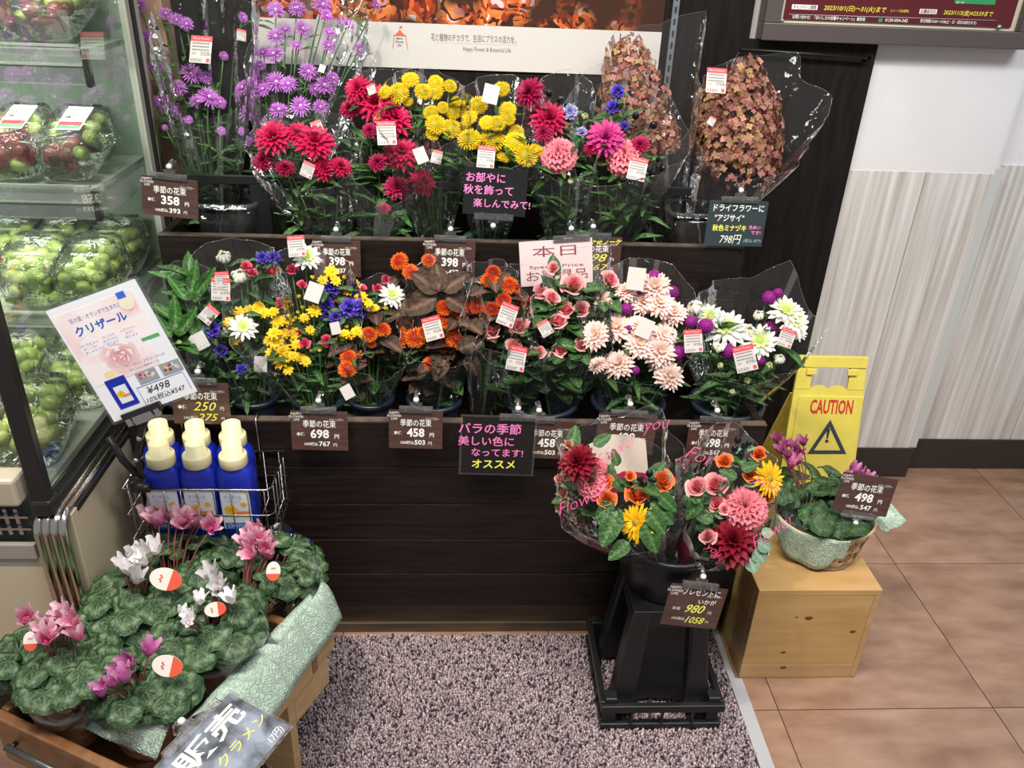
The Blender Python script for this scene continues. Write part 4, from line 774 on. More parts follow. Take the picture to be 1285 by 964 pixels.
def gift(label, bx, heads, rc, hw, yb, yf, seed, leaf, words, band, peaks=(), leaves=()):
    base = GB+V(((bx-815)*.0008, 0, 0))
    Yf = lambda py: 1.125+(700-py)/150*.10
    def ex(r, base, rg):
        B0 = base+V((0, 0, .03))
        o = wrap(r, base, B0, (rc[0], rc[1]+14), hw*.86, yb+30, yf-6, 1.20, .07, r0=.02, seed=seed+31, mats=[FILM, CRMP, MAGP], ripple=.004, name='inner_paper', folds=0)
        me = o.data; nu, nv = 56, 14
        for i, p in enumerate(me.polygons):
            j, k = divmod(i, nu); u, v = k/nu, j/nv; p.material_index = band(u, v)
        for (t, px, py, s, rot) in words:
            p = at(px, py, Yf(py)-.055); q = basis_q(RT, UP) @ Quaternion((0, 0, 1), math.radians(rot)); text(t, s*pxm(p), PINKL, r, p-base, q, shear=.45, bold=-.018, name='film_lettering')
    return bouquet('gift_bouquet', label, 'gift bouquets in the black bucket', bx, 740, 3, heads, leaf, (rc, hw, yb, yf, dict(Yc=1.19, dd=.085, peaks=peaks)), [], base=base, Yf=Yf, rseed=seed, extra=ex, faceup=.4, leaves=leaves)
gift('gift bouquet with orange roses and a drooping yellow gerbera', 795,
  H('dahlia', (726, 581, 46)) + H('rosebud', (713, 557, 20), (729, 577, 17), (702, 601, 23), (706, 619, 23)) + H('carnation', (742, 607, 38), (752, 586, 20)) + H('orangerose', (758, 606, 23), (761, 626, 24), (791, 597, 14), (800, 621, 30), (833, 604, 28)) + [('gerbera', 799, 656, 46, dict(n=(-.55, .1, .6), dy=-.01))] + H('berry', (803, 601, 9), (815, 594, 10), (808, 607, 9), (789, 608, 8), (820, 603, 8)),
  (778, 605), 86, 520, 692, 31, [('rose', 38, .45, .97, .045), ('round', 12, .7, .98, .022)],
  [('Flower', 727, 630, 22, 22), ('you', 822, 533, 22, 10), ('Flower', 772, 566, 20, 35)],
  lambda u, v: (1 if v > .66 else 2 if v > .5 else 0) if .17 < u < .33 else (1 if v > .72 else 2 if v > .35 else 0) if .43 < u < .58 else (1 if v > .82 else 2 if v > .5 else 0) if .58 <= u < .66 else 0, peaks=((1.2, 15, -10, .5),), leaves=[('rose', 775, 640, 757, 682, .03), ('rose', 780, 640, 770, 652, .02), ('rose', 812, 640, 835, 668, .03), ('rose', 808, 655, 825, 692, .03), ('rose', 825, 620, 850, 640), ('rose', 770, 630, 748, 650), ('rose', 815, 630, 845, 655), ('rose', 745, 560, 765, 545), ('rose', 775, 585, 770, 565), ('rose', 790, 680, 765, 700, .03)])
gift('gift bouquet with a dark red dahlia and a pink carnation', 850,
  H('pinkrose', (874, 611, 26), (898, 608, 31), (888, 673, 21), (899, 633, 21), (909, 639, 14)) + H('carnation', (935, 638, 54)) + H('dahlia', (919, 681, 60)) + [('gerbera', 965, 601, 42, dict(n=(.35, .1, .8)))] + H('orangerose', (910, 578, 21), (953, 569, 19), (942, 596, 17), (963, 622, 19)) + H('berry', (926, 552, 10), (934, 560, 9), (930, 570, 9), (940, 556, 8), (922, 563, 9)),
  (915, 628), 62, 535, 716, 32, [('rose', 24, .45, .95, .042), ('round', 22, .75, 1., .02)],
  [('For', 876, 572, 26, -20), ('you', 962, 606, 24, -30), ('Flower', 968, 668, 22, 35), ('you', 895, 690, 14, -35)],
  lambda u, v: (1 if v > .78 else 2 if v > .3 else 0) if .42 < u < .66 else (1 if .66 <= u < .88 and v > .8 else 0), leaves=[('rose', 895, 655, 870, 640), ('rose', 880, 625, 862, 650), ('round', 945, 690, 960, 705), ('round', 950, 680, 968, 690), ('round', 940, 700, 948, 718), ('rose', 925, 600, 905, 590), ('rose', 930, 590, 950, 582), ('round', 955, 670, 970, 668)])
card('price_card', 'brown gift bouquet price card with yellow 980 on the black bucket', 'price card', (843, 732), (914, 740), (838, 784), 1.095, 1.085, BRN, [('プレゼントに', .06, .34, .18, WHITE, dict(width=.66, bold=.01)), ('いかが', .2, .13, .13, WHITE, dict(bold=.01)), ('本体', -.3, -.08, .09, WHITE), ('980', .0, -.06, .28, YELINK, dict(shear=.4, width=.34, bold=.01)), ('円', .3, -.12, .09, WHITE), ('10%税込', -.22, -.32, .08, WHITE), ('1058', .05, -.33, .22, YELINK, dict(shear=.4, width=.34, bold=.01)), ('円', .3, -.34, .07, WHITE)], 'top', group=PC)
# ------------------------------------------------------------------ wooden box with lined basket
PINE = mat('pine_board', (.47, .27, .095), .38, col2=(.57, .37, .16), ns=3, stretch=(1.5, 9, 14), contrast=(.3, .7), coat=.2)
PINE2 = mat('pine_board_pale', (.44, .27, .115), .45, col2=(.54, .37, .18), ns=3, stretch=(1.5, 9, 18), contrast=(.3, .7))
KNOT = mat('pine_knot', (.14, .06, .02), .5)
wx = thing('wooden_box', 'honey-coloured knotty pine box under the basket', 'box', (.707, 1.217, 0)); WO = (.707, 1.217, 0)
boxo('front_board', (.584, 1.217, .040), (.822, 1.235, .2275), PINE, wx, .001, WO); boxo('front_board', (.584, 1.217, .001), (.822, 1.235, .0394), PINE2, wx, .001, WO)
boxo('side_board', (.584, 1.2355, .001), (.600, 1.50, .2275), PINE, wx, .001, WO); boxo('side_board', (.8225, 1.217, .001), (.834, 1.50, .2275), PINE2, wx, .001, WO)
boxo('top_board', (.5838, 1.2165, .228), (.8342, 1.50, .2435), PINE, wx, .0015, WO); boxo('back_board', (.6, 1.484, .001), (.8225, 1.50, .2275), PINE, wx, 0, WO)
for px, py, s in ((1015, 776, 1.5), (1070, 793, 1.2), (983, 819, 1), (983, 838, 1.2), (1000, 775, .6)):
    p = at(px, py, 1.2168); b = MB(WO); b.lathe([(.0004*s, -.0004), (.0028*s, -.0004), (.0042*s, 0), (.005*s, .0006)], 14, Matrix.Translation(p) @ Matrix.Rotation(-PI/2, 4, 'X') @ Matrix.Diagonal((1.3, .8, 1, 1))); b.build('knot', KNOT, wx)
BZ = .2440; BC = V((.748, 1.345, BZ)); BH, BX, BY = .085, .098, .082
bs = thing('woven_basket', 'oval woven splint basket lined with green paper on pine box', 'basket', BC)
SPL = mat('splint_pale', (.55, .40, .22), .55, col2=(.66, .52, .32), ns=30, rnd=1); SPD = mat('splint_dark', (.24, .13, .06), .55, col2=(.34, .2, .1), ns=30, rnd=1)
def bpos(a, z, off=0): k = .80+.2*z/BH; return V(((BX*k+off)*math.cos(a), (BY*k+off)*math.sin(a), z))
NS = 28
for i in range(NS):
    a0, a1 = 2*PI*i/NS, 2*PI*(i+.72)/NS; b = MB()
    b.grid(lambda u, v: bpos(a0+(a1-a0)*u, .002+(BH-.004)*v, .0008*math.cos(v*PI*5+PI*(i % 2))), 2, 10); o = b.build('stave', SPL if i % 2 else SPD, bs)
for k in range(5):
    b = MB(); z0 = .004+k*.0163; b.grid(lambda u, v: bpos(2*PI*u, z0+.0135*v, .0012*math.cos(u*NS*PI+PI*k)), NS*4, 1, 0, True); b.build('weaver', SPL if k % 2 == 0 else SPD, bs)
b = MB(); b.tube([bpos(2*PI*i/40, BH, .001) for i in range(41)], .0032, 6, 0, False); b.build('basket_rim', SPL, bs)
b = MB(); r_ = b.lathe([(.075, .003), (.0751, .004)], 24); b.disc(r_[0]); b.build('basket_base', SPD, bs)
def paper_mat():
    m = mat('green_embossed_paper', (.44, .60, .47), .7, col2=(.52, .66, .54), ns=12); nt = m.node_tree; N = nt.nodes; L = nt.links; bb = N['Principled BSDF']
    tc = N.new('ShaderNodeTexCoord'); nz = N.new('ShaderNodeTexNoise'); nz.inputs['Scale'].default_value = 30; L.new(tc.outputs['Object'], nz.inputs[0])
    mx = N.new('ShaderNodeMix'); mx.data_type = 'VECTOR'; mx.inputs[0].default_value = .05; L.new(tc.outputs['Object'], mx.inputs[4]); L.new(nz.outputs['Color'], mx.inputs[5])
    w_ = N.new('ShaderNodeTexWave'); w_.wave_type = 'RINGS'; w_.inputs['Scale'].default_value = 22; w_.inputs['Distortion'].default_value = 14; w_.inputs['Detail'].default_value = 1; w_.inputs['Detail Scale'].default_value = 6; L.new(mx.outputs[1], w_.inputs[0])
    bp = N.new('ShaderNodeBump'); bp.inputs['Strength'].default_value = .9; bp.inputs['Distance'].default_value = .0016; L.new(w_.outputs['Fac'], bp.inputs['Height']); L.new(bp.outputs[0], bb.inputs['Normal'])
    return m
PAPER = paper_mat()
def sheet(name, parent, org, c00, c10, c01, c11, bulge=.006, freq=3, nu=16, nv=10, seed=1, m=None, sag=0, extra=None):
    rg = random.Random(seed); ph = rg.random()*6; b = MB(org); c00, c10, c01, c11 = map(V, (c00, c10, c01, c11)); nrm = (c10-c00).cross(c01-c00).normalized()
    def fn(u, v):
        p = c00*(1-u)*(1-v)+c10*u*(1-v)+c01*(1-u)*v+c11*u*v
        p += nrm*(bulge*math.sin(u*PI*freq+ph+v*1.5)*(.3+.7*v)+bulge*.5*math.sin(u*PI*freq*2.3+v*4+ph)+sag*math.sin(v*PI))
        return p+(extra(u, v) if extra else V((0, 0, 0)))
    b.grid(fn, nu, nv); o = b.build(name, m or PAPER, parent); md = o.modifiers.new('thick', 'SOLIDIFY'); md.thickness = .0006; return o
# liner flaps hang over the rim
b = MB()
def lin(u, v):
    a = 3.15+u*1.72; k = v; z = BH+.006-(.075+.014*math.sin(u*PI*1.2))*k*(.55+.45*math.sin(min(1, u*1.3)*PI/2)) if u < .86 else BH+.006-.055*k
    return bpos(a, max(.004, z), .0065+.004*math.sin(a*9)*k+.006*k)
b.grid(lin, 26, 8); o = b.build('paper_liner', PAPER, bs); o.modifiers.new('thick', 'SOLIDIFY').thickness = .0006
b = MB(); b.grid(lambda u, v: bpos(2*PI*u, BH+.006-.07*v, -.004-.03*v), 40, 5, 0, True); b.build('paper_lining', PAPER, bs)
sheet('paper_corner', bs, BC, at(1078, 655, 1.40), at(1100, 610, 1.42), at(1112, 668, 1.33), at(1139, 655, 1.36), .003)
def cyclamen(label, base, leaves, flowers, kinds, seed, zl=.40, zf=.46, lsz=.05, pot=None, tags=(), filmr=None, group=None, fsz=18, lk='heart'):
    rg = random.Random(seed); base = V(base); r = thing('cyclamen_plant', label, 'plant', base, group)
    if pot:
        b = MB(); q = b.lathe([(pot[0]*.72, 0), (pot[0]*.74, .002), (pot[0], pot[1]), (pot[0]+.004, pot[1]), (pot[0]+.004, pot[1]+.008), (pot[0]-.003, pot[1]+.008), (pot[0]*.9, pot[1]*.8)], 24); b.disc(q[0], 0, True); b.disc(q[-1], 1); b.build('pot', [mat('white_pot', (.8, .8, .8), .4), mat('potting_soil', (.03, .02, .014), .9)], r)
        top = base+V((0, 0, pot[1]))
    else: top = base+V((0, 0, .02))
    for (px, py, *k) in leaves:
        p = atz(px, py, (k[0] if k else zl)+rg.uniform(-.012, .012)); d = p-top; d.z = rg.uniform(-.02, .02)
        if d.length < .01: d = V((rg.uniform(-1, 1), rg.uniform(-1, 1), 0))
        d = d.normalized()+V((rg.uniform(-.5, .5), rg.uniform(-.5, .5), -.25)); s = lsz*rg.uniform(.85, 1.2)
        leaf_at(r, lk, p-d.normalized()*s*.25, d, V((rg.uniform(-.3, .3), rg.uniform(-.6, 0), 1)), s, base)
        b = MB(base); b.tube([top+V((rg.uniform(-.015, .015), rg.uniform(-.015, .015), 0)), top.lerp(p, .6)+V((0, 0, -.005)), p], .0016, 5, cols=[(.14, .06, .04)]*3); b.build('leaf_stalk', LEAFM, r)
    for i, (px, py, *k) in enumerate(flowers):
        p = atz(px, py, zf+rg.uniform(-.012, .012)); d = (k[0] if k else fsz)*pxm(p)*.8; n = V((rg.uniform(-.5, .5), rg.uniform(-.7, .1), 1)).normalized(); kd = kinds[i % len(kinds)]
        put('cyclamen_flower', RG.choice(FL[kd]), r, p-base, face_q(n, rg.uniform(0, 6)), d)
        b = MB(base); b.tube([top+V((rg.uniform(-.01, .01), rg.uniform(-.01, .01), 0)), top.lerp(p, .7)+V((0, 0, .01)), p-V((0, 0, .004))], .0014, 5, cols=[(.22, .07, .06)]*3); b.build('flower_stalk', LEAFM, r)
    for (px, py, w_, rot, flip) in tags:
        p = atz(px, py, zf+.005); n = (tocam(p)+V((rg.uniform(-.4, .4), 0, .8))).normalized(); x = (RT-n*RT.dot(n)).normalized(); q = basis_q(x, UP) @ Quaternion((0, 0, 1), math.radians(rot)); s = w_*pxm(p)/2.3
        b = MB(); N_ = 24; pts = [V((s*math.cos(2*PI*i/N_), s*.72*math.sin(2*PI*i/N_), 0)) for i in range(N_)]
        b.face([b.vert(t) for t in pts]); o = b.build('plant_tag', mat('tag_cream', (.80, .74, .66), .5), r, False); o.location = p-base; o.rotation_mode = 'QUATERNION'; o.rotation_quaternion = q; o.modifiers.new('thick', 'SOLIDIFY').thickness = .0006
        b = MB(); b.face([b.vert(t+V((0, 0, .0004))) for t in pts if t.x*flip > s*.12]); b.build('tag_red_print', mat('tag_red', (.75, .10, .05), .5), o, False)
        b = MB(); b.tube([V((-flip*s*.3+s*.1*math.sin(t*2.1), -s*.25+s*.08*t, .0006)) for t in range(7)], s*.03, 4); b.build('tag_scribble', RED, o)
    if filmr:
        rc, hw, yb, yf, zc = filmr; bb = MB(base)
        def rim(a):
            sn = math.sin(a); return atz(rc[0]+hw*math.cos(a)*(1+.05*math.sin(3*a+seed)), rc[1]-(rc[1]-yb)*max(0, sn)+(yf-rc[1])*max(0, -sn)+3*math.sin(5*a+seed), zc)
        def fn(u, v): a = 2*PI*u; p = rim(a); b0 = base+V(((pot[0] if pot else .04)*math.cos(a), (pot[0] if pot else .04)*math.sin(a), .02)); q = b0.lerp(p, v); q += V((math.cos(a), math.sin(a), 0))*.004*math.sin(7*a+seed)*v; return q
        bb.grid(fn, 48, 8, lambda u, v: 1 if abs((u*5+seed*.3) % 1) < .03 else 0, True); bb.build('film_sleeve', [FILM, EDGE], r)
    return r
rg = random.Random(5)
cyclamen('cyclamen with dark magenta flowers in the woven basket beside the gerbera', BC+V((-.035, -.01, .05)), [(1000, 592), (1020, 585), (1035, 600), (1010, 610), (1025, 615), (990, 600), (1045, 588), (1000, 622), (1055, 600), (985, 615)], [(975, 552), (985, 560), (996, 562), (1003, 570), (988, 572), (992, 584), (1008, 556), (980, 566), (1000, 580)], ['cycdeep'], 71, .385, .42, .046, None, fsz=14, lk='darkheart')
cyclamen('cyclamen with pale pink flowers behind the 498 basket card', BC+V((.035, .01, .05)), [(1050, 625), (1040, 640), (1060, 640), (1070, 625), (1055, 655), (1035, 655), (1080, 640), (1070, 655), (1090, 635), (1045, 612), (1025, 645)], [(1070, 590, 16), (1080, 595, 15), (1062, 598, 12), (1090, 600, 13)], ['cycmag'], 72, .365, .41, .044, None, fsz=14, lk='darkheart')
card('price_card', 'brown 498 price card standing in the basket', 'price card', (1059, 592), (1128, 602), (1053, 641), 1.30, 1.285, BRN, price_lines('498', '547'), 'bottom', group=PC)
# ------------------------------------------------------------------ caution sign
YEL = mat('sign_yellow', (.80, .68, .11), .45, col2=(.72, .61, .11), ns=25); SGY = mat('sign_ink_grey', (.035, .05, .06), .5); SRD = mat('sign_ink_red', (.62, .03, .03), .5)
ct = at(1046.5, 447, 1.74); cb = at(1033, 640, 1.655); ax = (cb-ct).normalized(); L_ = ct.z/(-ax.z)-.004
tlx = (at(1090, 449, 1.74)-at(1004, 447, 1.74)); wt = tlx.length/2; xx = tlx.normalized(); yy = -ax; yy = (yy-xx*yy.dot(xx)).normalized(); zz = xx.cross(yy)
cs = thing('caution_sign', 'yellow folding caution floor sign by the wall', 'floor sign', ct)
A = Matrix((xx, yy, zz)).transposed()
def sl(px, py):                                    # photo point -> sign plane coordinates
    d = ray(px, py); t = (ct-CP).dot(zz)/d.dot(zz); p = CP+d*t-ct; return p.dot(xx), p.dot(yy)
def splate(name, pts, z0, z1, m, par=cs, bev=.0015):
    b = MB(); n = len(pts); lo = [b.vert(A @ V((x, y, z0))) for x, y in pts]; hi = [b.vert(A @ V((x, y, z1))) for x, y in pts]
    b.face(hi); b.face(lo[::-1])
    for k in range(n): b.face((lo[k], lo[(k+1) % n], hi[(k+1) % n], hi[k]))
    o = b.build(name, m, par, False)
    if bev: bevel(o, bev)
    return o
hwB = wt*1.2; W = lambda y: wt+(hwB-wt)*(-y/L_)
hT, hB = sl(1045, 461)[1], sl(1045, 489)[1]; hx0, hx1 = sl(1018, 475)[0], sl(1065, 475)[0]
splate('handle_bar', [(-wt, 0), (wt, 0), (wt*.98, hT), (-wt*.98, hT)][::-1], -.009, .006, YEL)
splate('side_arm', [(-W(hT)*.99, hT), (hx0, hT), (hx0, hB), (-W(hB), hB)][::-1], -.006, .003, YEL); splate('side_arm', [(hx1, hT), (W(hT)*.99, hT), (W(hB), hB), (hx1, hB)][::-1], -.006, .003, YEL)
for x in (hx0-.004, hx1+.004): splate('hinge_knuckle', [(x-.012, hT-.003), (x+.012, hT-.003), (x+.012, hT-.018), (x-.012, hT-.018)][::-1], .003, .009, YEL)
grip = [(hx0, hB)] + [(hx0+(hx1-hx0)*t, hB+.010*abs(math.sin(t*PI*2))**.6) for t in (.12, .2, .28, .36, .45, .5, .55, .64, .72, .8, .88)] + [(hx1, hB), (W(hB), hB), (hwB, -L_), (-hwB, -L_), (-W(hB), hB)]
splate('front_board', grip[::-1], -.005, .002, YEL, bev=0)
p1, p2 = sl(1000, 496), sl(1085, 498); splate('raised_panel', [(p1[0]+.004, p1[1]), (p2[0]-.003, p1[1]), (hwB*.84, -L_*.93), (-hwB*.84, -L_*.93)][::-1], .002, .0045, YEL)
q = A.to_quaternion()
def stext(t, px, py, wpx, hpx, m):
    x, y = sl(px, py); pm = pxm(ct); text(t, hpx*pm*1.35, m, cs, A @ V((x, y, .0048)), q, bold=.03, width=wpx*pm)
stext('CAUTION', 1042.5, 511, 56, 19, SRD)
T = [sl(1041, 526), sl(1012, 569), sl(1061, 569)]; cen = (sum(t[0] for t in T)/3, sum(t[1] for t in T)/3)
for k in range(3):
    a_, b_ = T[k], T[(k+1) % 3]; ia, ib = [(cen[0]+(p[0]-cen[0])*.68, cen[1]+(p[1]-cen[1])*.68) for p in (a_, b_)]; splate('triangle_side', [a_, b_, ib, ia], .0046, .0052, SGY, bev=0)
x, y = sl(1037.5, 546); pm = pxm(ct)
splate('exclamation_mark', [(x-.0045, y+.018), (x+.0048, y+.018), (x+.0018, y-.008), (x-.0018, y-.008)][::-1], .0046, .0052, SGY, bev=0)
splate('exclamation_dot', [(x+.0045*math.cos(t*PI/6), y-.0145+.0045*math.sin(t*PI/6)) for t in range(12)], .0046, .0052, SGY, bev=0)
b = MB(); bk_ = [(-wt*.9, -.02), (wt*.9, -.02), (hwB*.95, -1), (-hwB*.95, -1)]
r1 = [(-wt*.9, .02, -.115), (wt*.9, .02, -.115), (hwB*.9, .16, -ct.z+.004), (-hwB*.9, .16, -ct.z+.004)]
lo = [b.vert(xx*x+V((0, y, z))) for x, y, z in r1]; hi = [b.vert(xx*x+V((0, y+.006, z))) for x, y, z in r1]; b.face(lo[::-1]); b.face(hi)
for k in range(4): b.face((lo[k], hi[k], hi[(k+1) % 4], lo[(k+1) % 4]))
b.build('back_board', YEL, cs, False)
# ------------------------------------------------------------------ refrigerated fruit showcase
CRM = mat('enamel_cream', (.56, .47, .32), .4, col2=(.60, .51, .36), ns=5); CHR = mat('chrome_trim', (.62, .58, .54), .16, 1.); GREYP = mat('rail_grey', (.36, .36, .31), .4); INTG = mat('showcase_lining', (.20, .25, .20), .5); DKP = mat('post_dark', (.014, .013, .013), .35)
FX, FY, FYB = -.6245, 1.075, 1.83; FO = (FX, FY, 0); SZ = .520
fg = thing('fruit_showcase', 'open refrigerated fruit showcase with glass side and chrome ribbed trim', 'refrigerator', FO)
def fb(name, lo, hi, m, bev=0, par=None): return boxo(name, lo, hi, m, par or fg, bev, FO if par is None else (0, 0, 0))
fb('side_panel', (FX-.03, FY+.02, .1), (FX, FYB, SZ-.004), CRM, .001)
fb('kick_plate', (-1.7, FY+.03, 0), (FX-.005, FYB, .155), DKP); fb('front_panel', (-1.7, FY+.005, .156), (FX-.055, FY+.03, .425), CRM, .002)
fb('front_bumper', (-1.7, FY-.012, .552), (FX-.056, FY+.03, .602), mat('bumper_cream', (.46, .40, .31), .35), .006)
fb('grille_frame', (-1.7, FY+.004, .426), (FX-.058, FY+.012, .44), GREYP); fb('grille_back', (-1.7, FY+.04, .43), (FX-.05, FY+.05, .552), INTG)
fb('grille_sill', (-1.7, FY+.0, .44), (FX-.06, FY+.01, .47), mat('label_rail', (.33, .29, .26), .35), .002); fb('grille_bar', (-1.7, FY+.006, .495), (FX-.06, FY+.012, .499), STEEL); fb('grille_bar', (-1.7, FY+.006, .518), (FX-.06, FY+.012, .522), STEEL)
for k in range(12): fb('vent_slat', (FX-.085-k*.0165, FY+.014, .48), (FX-.079-k*.0165, FY+.03, .53), STEEL)
R_ = .028
for k in range(4):
    x = FX-.047+k*.0128; pts = [(x, FY, .1), (x, FY, SZ-R_)] + [(x, FY+R_*(1-math.cos(t*PI/10)), SZ-R_+R_*math.sin(t*PI/10)) for t in range(1, 5)] + [(x, FY+R_, SZ), (x, FYB, SZ)]
    b = MB(FO); b.tube(pts, .0072, 8); b.build('chrome_rib', CHR, fg)
b = MB(FO); b.box((FX-.006, FY+.04, SZ-.012), (FX+.002, FYB, SZ-.002)); b.build('edge_gasket', DKP, fg, False)
GX = FX-.026
fb('corner_post', (GX-.022, FY+.004, SZ+.004), (GX+.006, FY+.024, 1.75), DKP, .003); fb('post_foot', (GX-.024, FY, SZ+.004), (GX+.010, FY+.034, SZ+.034), DKP, .006)
fb('rear_post', (GX-.012, 1.765, SZ), (GX+.008, 1.80, 1.75), DKP, .002); b = MB(FO); b.tube([(GX+.010, 1.775, SZ), (GX+.010, 1.775, 1.75)], .006, 8); b.build('rear_chrome_strip', CHR, fg)
fb('rear_seal', (GX-.010, 1.742, SZ), (GX+.003, 1.762, 1.75), GREYP); fb('bottom_rail', (GX-.008, FY+.034, SZ+.004), (GX+.006, 1.765, SZ+.022), DKP, .002)
fb('side_glass', (GX-.003, FY+.024, SZ+.02), (GX, 1.745, 1.75), GLASS)
fb('rear_lining', (-1.7, 1.80, .1), (GX-.012, 1.83, 1.75), INTG); fb('deck', (-1.7, FY+.03, .555), (GX-.004, 1.80, .568), GREYP)
b = MB(FO); b.box((-1.7, FY+.035, .568), (GX-.006, FY+.038, .64)); b.build('front_glass', GLASS, fg, False)
SHELF = mat('shelf_grey', (.30, .33, .28), .4); TAGW = mat('shelf_tag', (.62, .62, .60), .5); RAILC = film('rail_clear', .18, 1.2, (.92, .90, .86), .08, .1, 20)
shelves = []
for (pt, pb, SX_) in (((99, 57), (97, 112), 0), ((112, 234), (111, 283), 0), ((124, 394), (126, 434), 0)):
    a = atx(*pt, GX-.03); c = atx(*pb, GX-.03); y0 = a.y; zt = a.z; zb = c.z; shelves.append((y0, zt))
    fb('shelf', (-1.7, y0+.012, zt-.018), (GX-.03, 1.80, zt-.010), SHELF)
    fb('price_rail', (-1.7, y0-.001, zb), (GX-.03, y0+.003, zt), RAILC); fb('rail_lip', (-1.7, y0-.003, zt-.003), (GX-.03, y0+.006, zt+.001), GREYP); fb('rail_lip', (-1.7, y0-.003, zb+(zt-zb)*.48), (GX-.03, y0+.002, zb+(zt-zb)*.54), GREYP)
    fb('rail_backing', (-1.7, y0+.006, zb+.002), (GX-.031, y0+.009, zb+(zt-zb)*.5), mat('rail_brown', (.16, .10, .08), .4))
    fb('end_bracket', (GX-.030, y0-.002, zb-.004), (GX-.020, y0+.016, zt-.006), DKP, .003)
    b = MB(FO); P = [V((GX-.012, y0+.02, zt-.015)), V((GX-.012, 1.735, zt-.015)), V((GX-.012, 1.735, zt-.055)), V((GX-.012, y0+.03, zt-.055))]; b.quad(*P); b.build('shelf_tag_plate', TAGW, fg, False)
lt = bpy.data.lights.new('showcase_strip_light', 'AREA'); lt.shape = 'RECTANGLE'; lt.size = .9; lt.size_y = .08; lt.energy = 11; lt.color = (.92, 1, .90); lo_ = bpy.data.objects.new('showcase_strip_light', lt); COL.objects.link(lo_); lo_.location = (-1.1, 1.2, 1.7); lo_.rotation_euler = (math.radians(35), 0, 0)
for y0, zt in shelves:  # unseen lamps added under the shelves to brighten the grapes
    l2_ = bpy.data.lights.new('added_shelf_light', 'AREA'); l2_.shape = 'RECTANGLE'; l2_.size = .8; l2_.size_y = .03; l2_.energy = 2.5; l2_.color = (.95, 1, .92); o_ = bpy.data.objects.new('added_shelf_light', l2_); COL.objects.link(o_); o_.location = (-1.08, y0+.03, zt-.024); o_.rotation_euler = (math.radians(10), 0, 0)
# grape packs
def gmat(name, c, c2):
    m = mat(name, c, .25, col2=c2, ns=25, rnd=1, spec=.5); b = m.node_tree.nodes['Principled BSDF']; b.inputs['Subsurface Weight'].default_value = .25; b.inputs['Subsurface Radius'].default_value = (.01, .012, .004); b.inputs['Subsurface Scale'].default_value = .5; return m
GG = gmat('grape_green', (.42, .50, .11), (.55, .62, .20)); GR = gmat('grape_red', (.20, .045, .045), (.33, .10, .09))
b = MB(); b.ell((0, 0, 0), (.0128, .0128, .0148), 14, 9); GM = {'g': b.mesh('grape', GG)}; b = MB(); b.ell((0, 0, 0), (.0128, .0128, .0145), 14, 9); GM['r'] = b.mesh('grape', GR)
PRG = mat('label_green', (.08, .40, .12), .5)
def pack(label, pos, w_, d_, h_, mix, seed, tilt=.35, lid='label', group='grape packs in the showcase', n=22):
    rg = random.Random(seed); pos = V(pos); t = thing('grape_pack', label, 'grape pack', pos, group); t.rotation_euler = (tilt, 0, rg.uniform(-.06, .06))
    k = 0; tries = 0; placed = []
    while k < n and tries < 900:
        tries += 1; p = V((rg.uniform(-w_/2+.013, w_/2-.013), rg.uniform(.014, d_-.014), rg.uniform(.014, h_-.014)))
        if all((p-q).length > .0215 for q in placed): placed.append(p); k += 1
    for p in placed:
        c = mix if mix in 'gr' else ('r' if (p.y < d_*.42) != (rg.random() < .2) else 'g'); put('grape', GM[c], t, p, Quaternion((rg.random(), rg.random(), rg.random(), rg.random())).normalized(), rg.uniform(.92, 1.12))
    b = MB()
    def fn(u, v):
        a = 2*PI*(u+.125); c, s = math.cos(a), math.sin(a); e = 1/(abs(c)**6+abs(s)**6)**(1/6); k = 1.0 if v < .25 else 1-.04*(v-.25); return V((c*e*(w_/2+.002)*k, d_/2+s*e*(d_/2+.002)*k, h_*v+.002*math.sin(u*40)*v))
    ids = b.grid(fn, 40, 5, 0, True); b.face(ids[-1]); b.face(ids[0][::-1]); b.build('clear_pack', PACK, t)
    if lid == 'label':
        b = MB(); lw, lh = w_*.48, d_*.5; b.box((-lw/2, d_*.42, h_+.001), (lw/2, d_*.42+lh, h_+.002)); o = b.build('label_card', WHITE, t, False)
        b = MB(); b.box((-lw*.46, d_*.42+lh*.18, h_+.002), (lw*.46, d_*.42+lh*.34, h_+.0024), 0); b.box((-lw*.46, d_*.42+lh*.04, h_+.002), (lw*.46, d_*.42+lh*.17, h_+.0024), 1); b.build('label_bands', [RED, PRG], o, False)
        for j, s in enumerate(('ぶどう', '2色食べくらべ', '種なし')): text(s, lh*.14, INK, o, (0, d_*.42+lh*(.85-.17*j), h_+.0024), None, width=lw*.75)
    elif lid == 'print':
        b = MB(); 
        for j in range(26):
            a = rg.uniform(0, 6.3); p = V((rg.uniform(-w_*.25, w_*.25), d_*.72+rg.uniform(-.012, .012), h_+.003)); b.tube([p+V((.006*math.cos(a+q), .004*math.sin(a*2+q), 0)) for q in (0, .9, 1.8, 2.7)], .0006, 4)
        b.build('white_leaf_print', WHITE, t); text('MUSCAT', .010, WHITE, t, (0, d_*.45, h_+.003), None, width=w_*.5)
    return t
def onshelf(px, py, zs, dz=.01): return atz(px, py, zs+dz)
yA, zA = shelves[0]; yB, zB = shelves[1]; yC, zC = shelves[2]
def gp(px, z): return atx(px, 300, GX).x
def packx(px, py, y, z): p = at(px, py, y); return V((p.x, y, z))
pack('grape pack with red front grapes on the top shelf near the glass', packx(55, 50, yA+.035, zA+.002), .098, .16, .06, 'mix', 1)
pack('grape pack on the top shelf at the picture edge', packx(-8, 45, yA+.035, zA+.002), .092, .16, .06, 'mix', 2)
pack('two-colour grape pack with a printed label on the second shelf', packx(82, 225, yB+.035, zB+.002), .096, .16, .06, 'mix', 3)
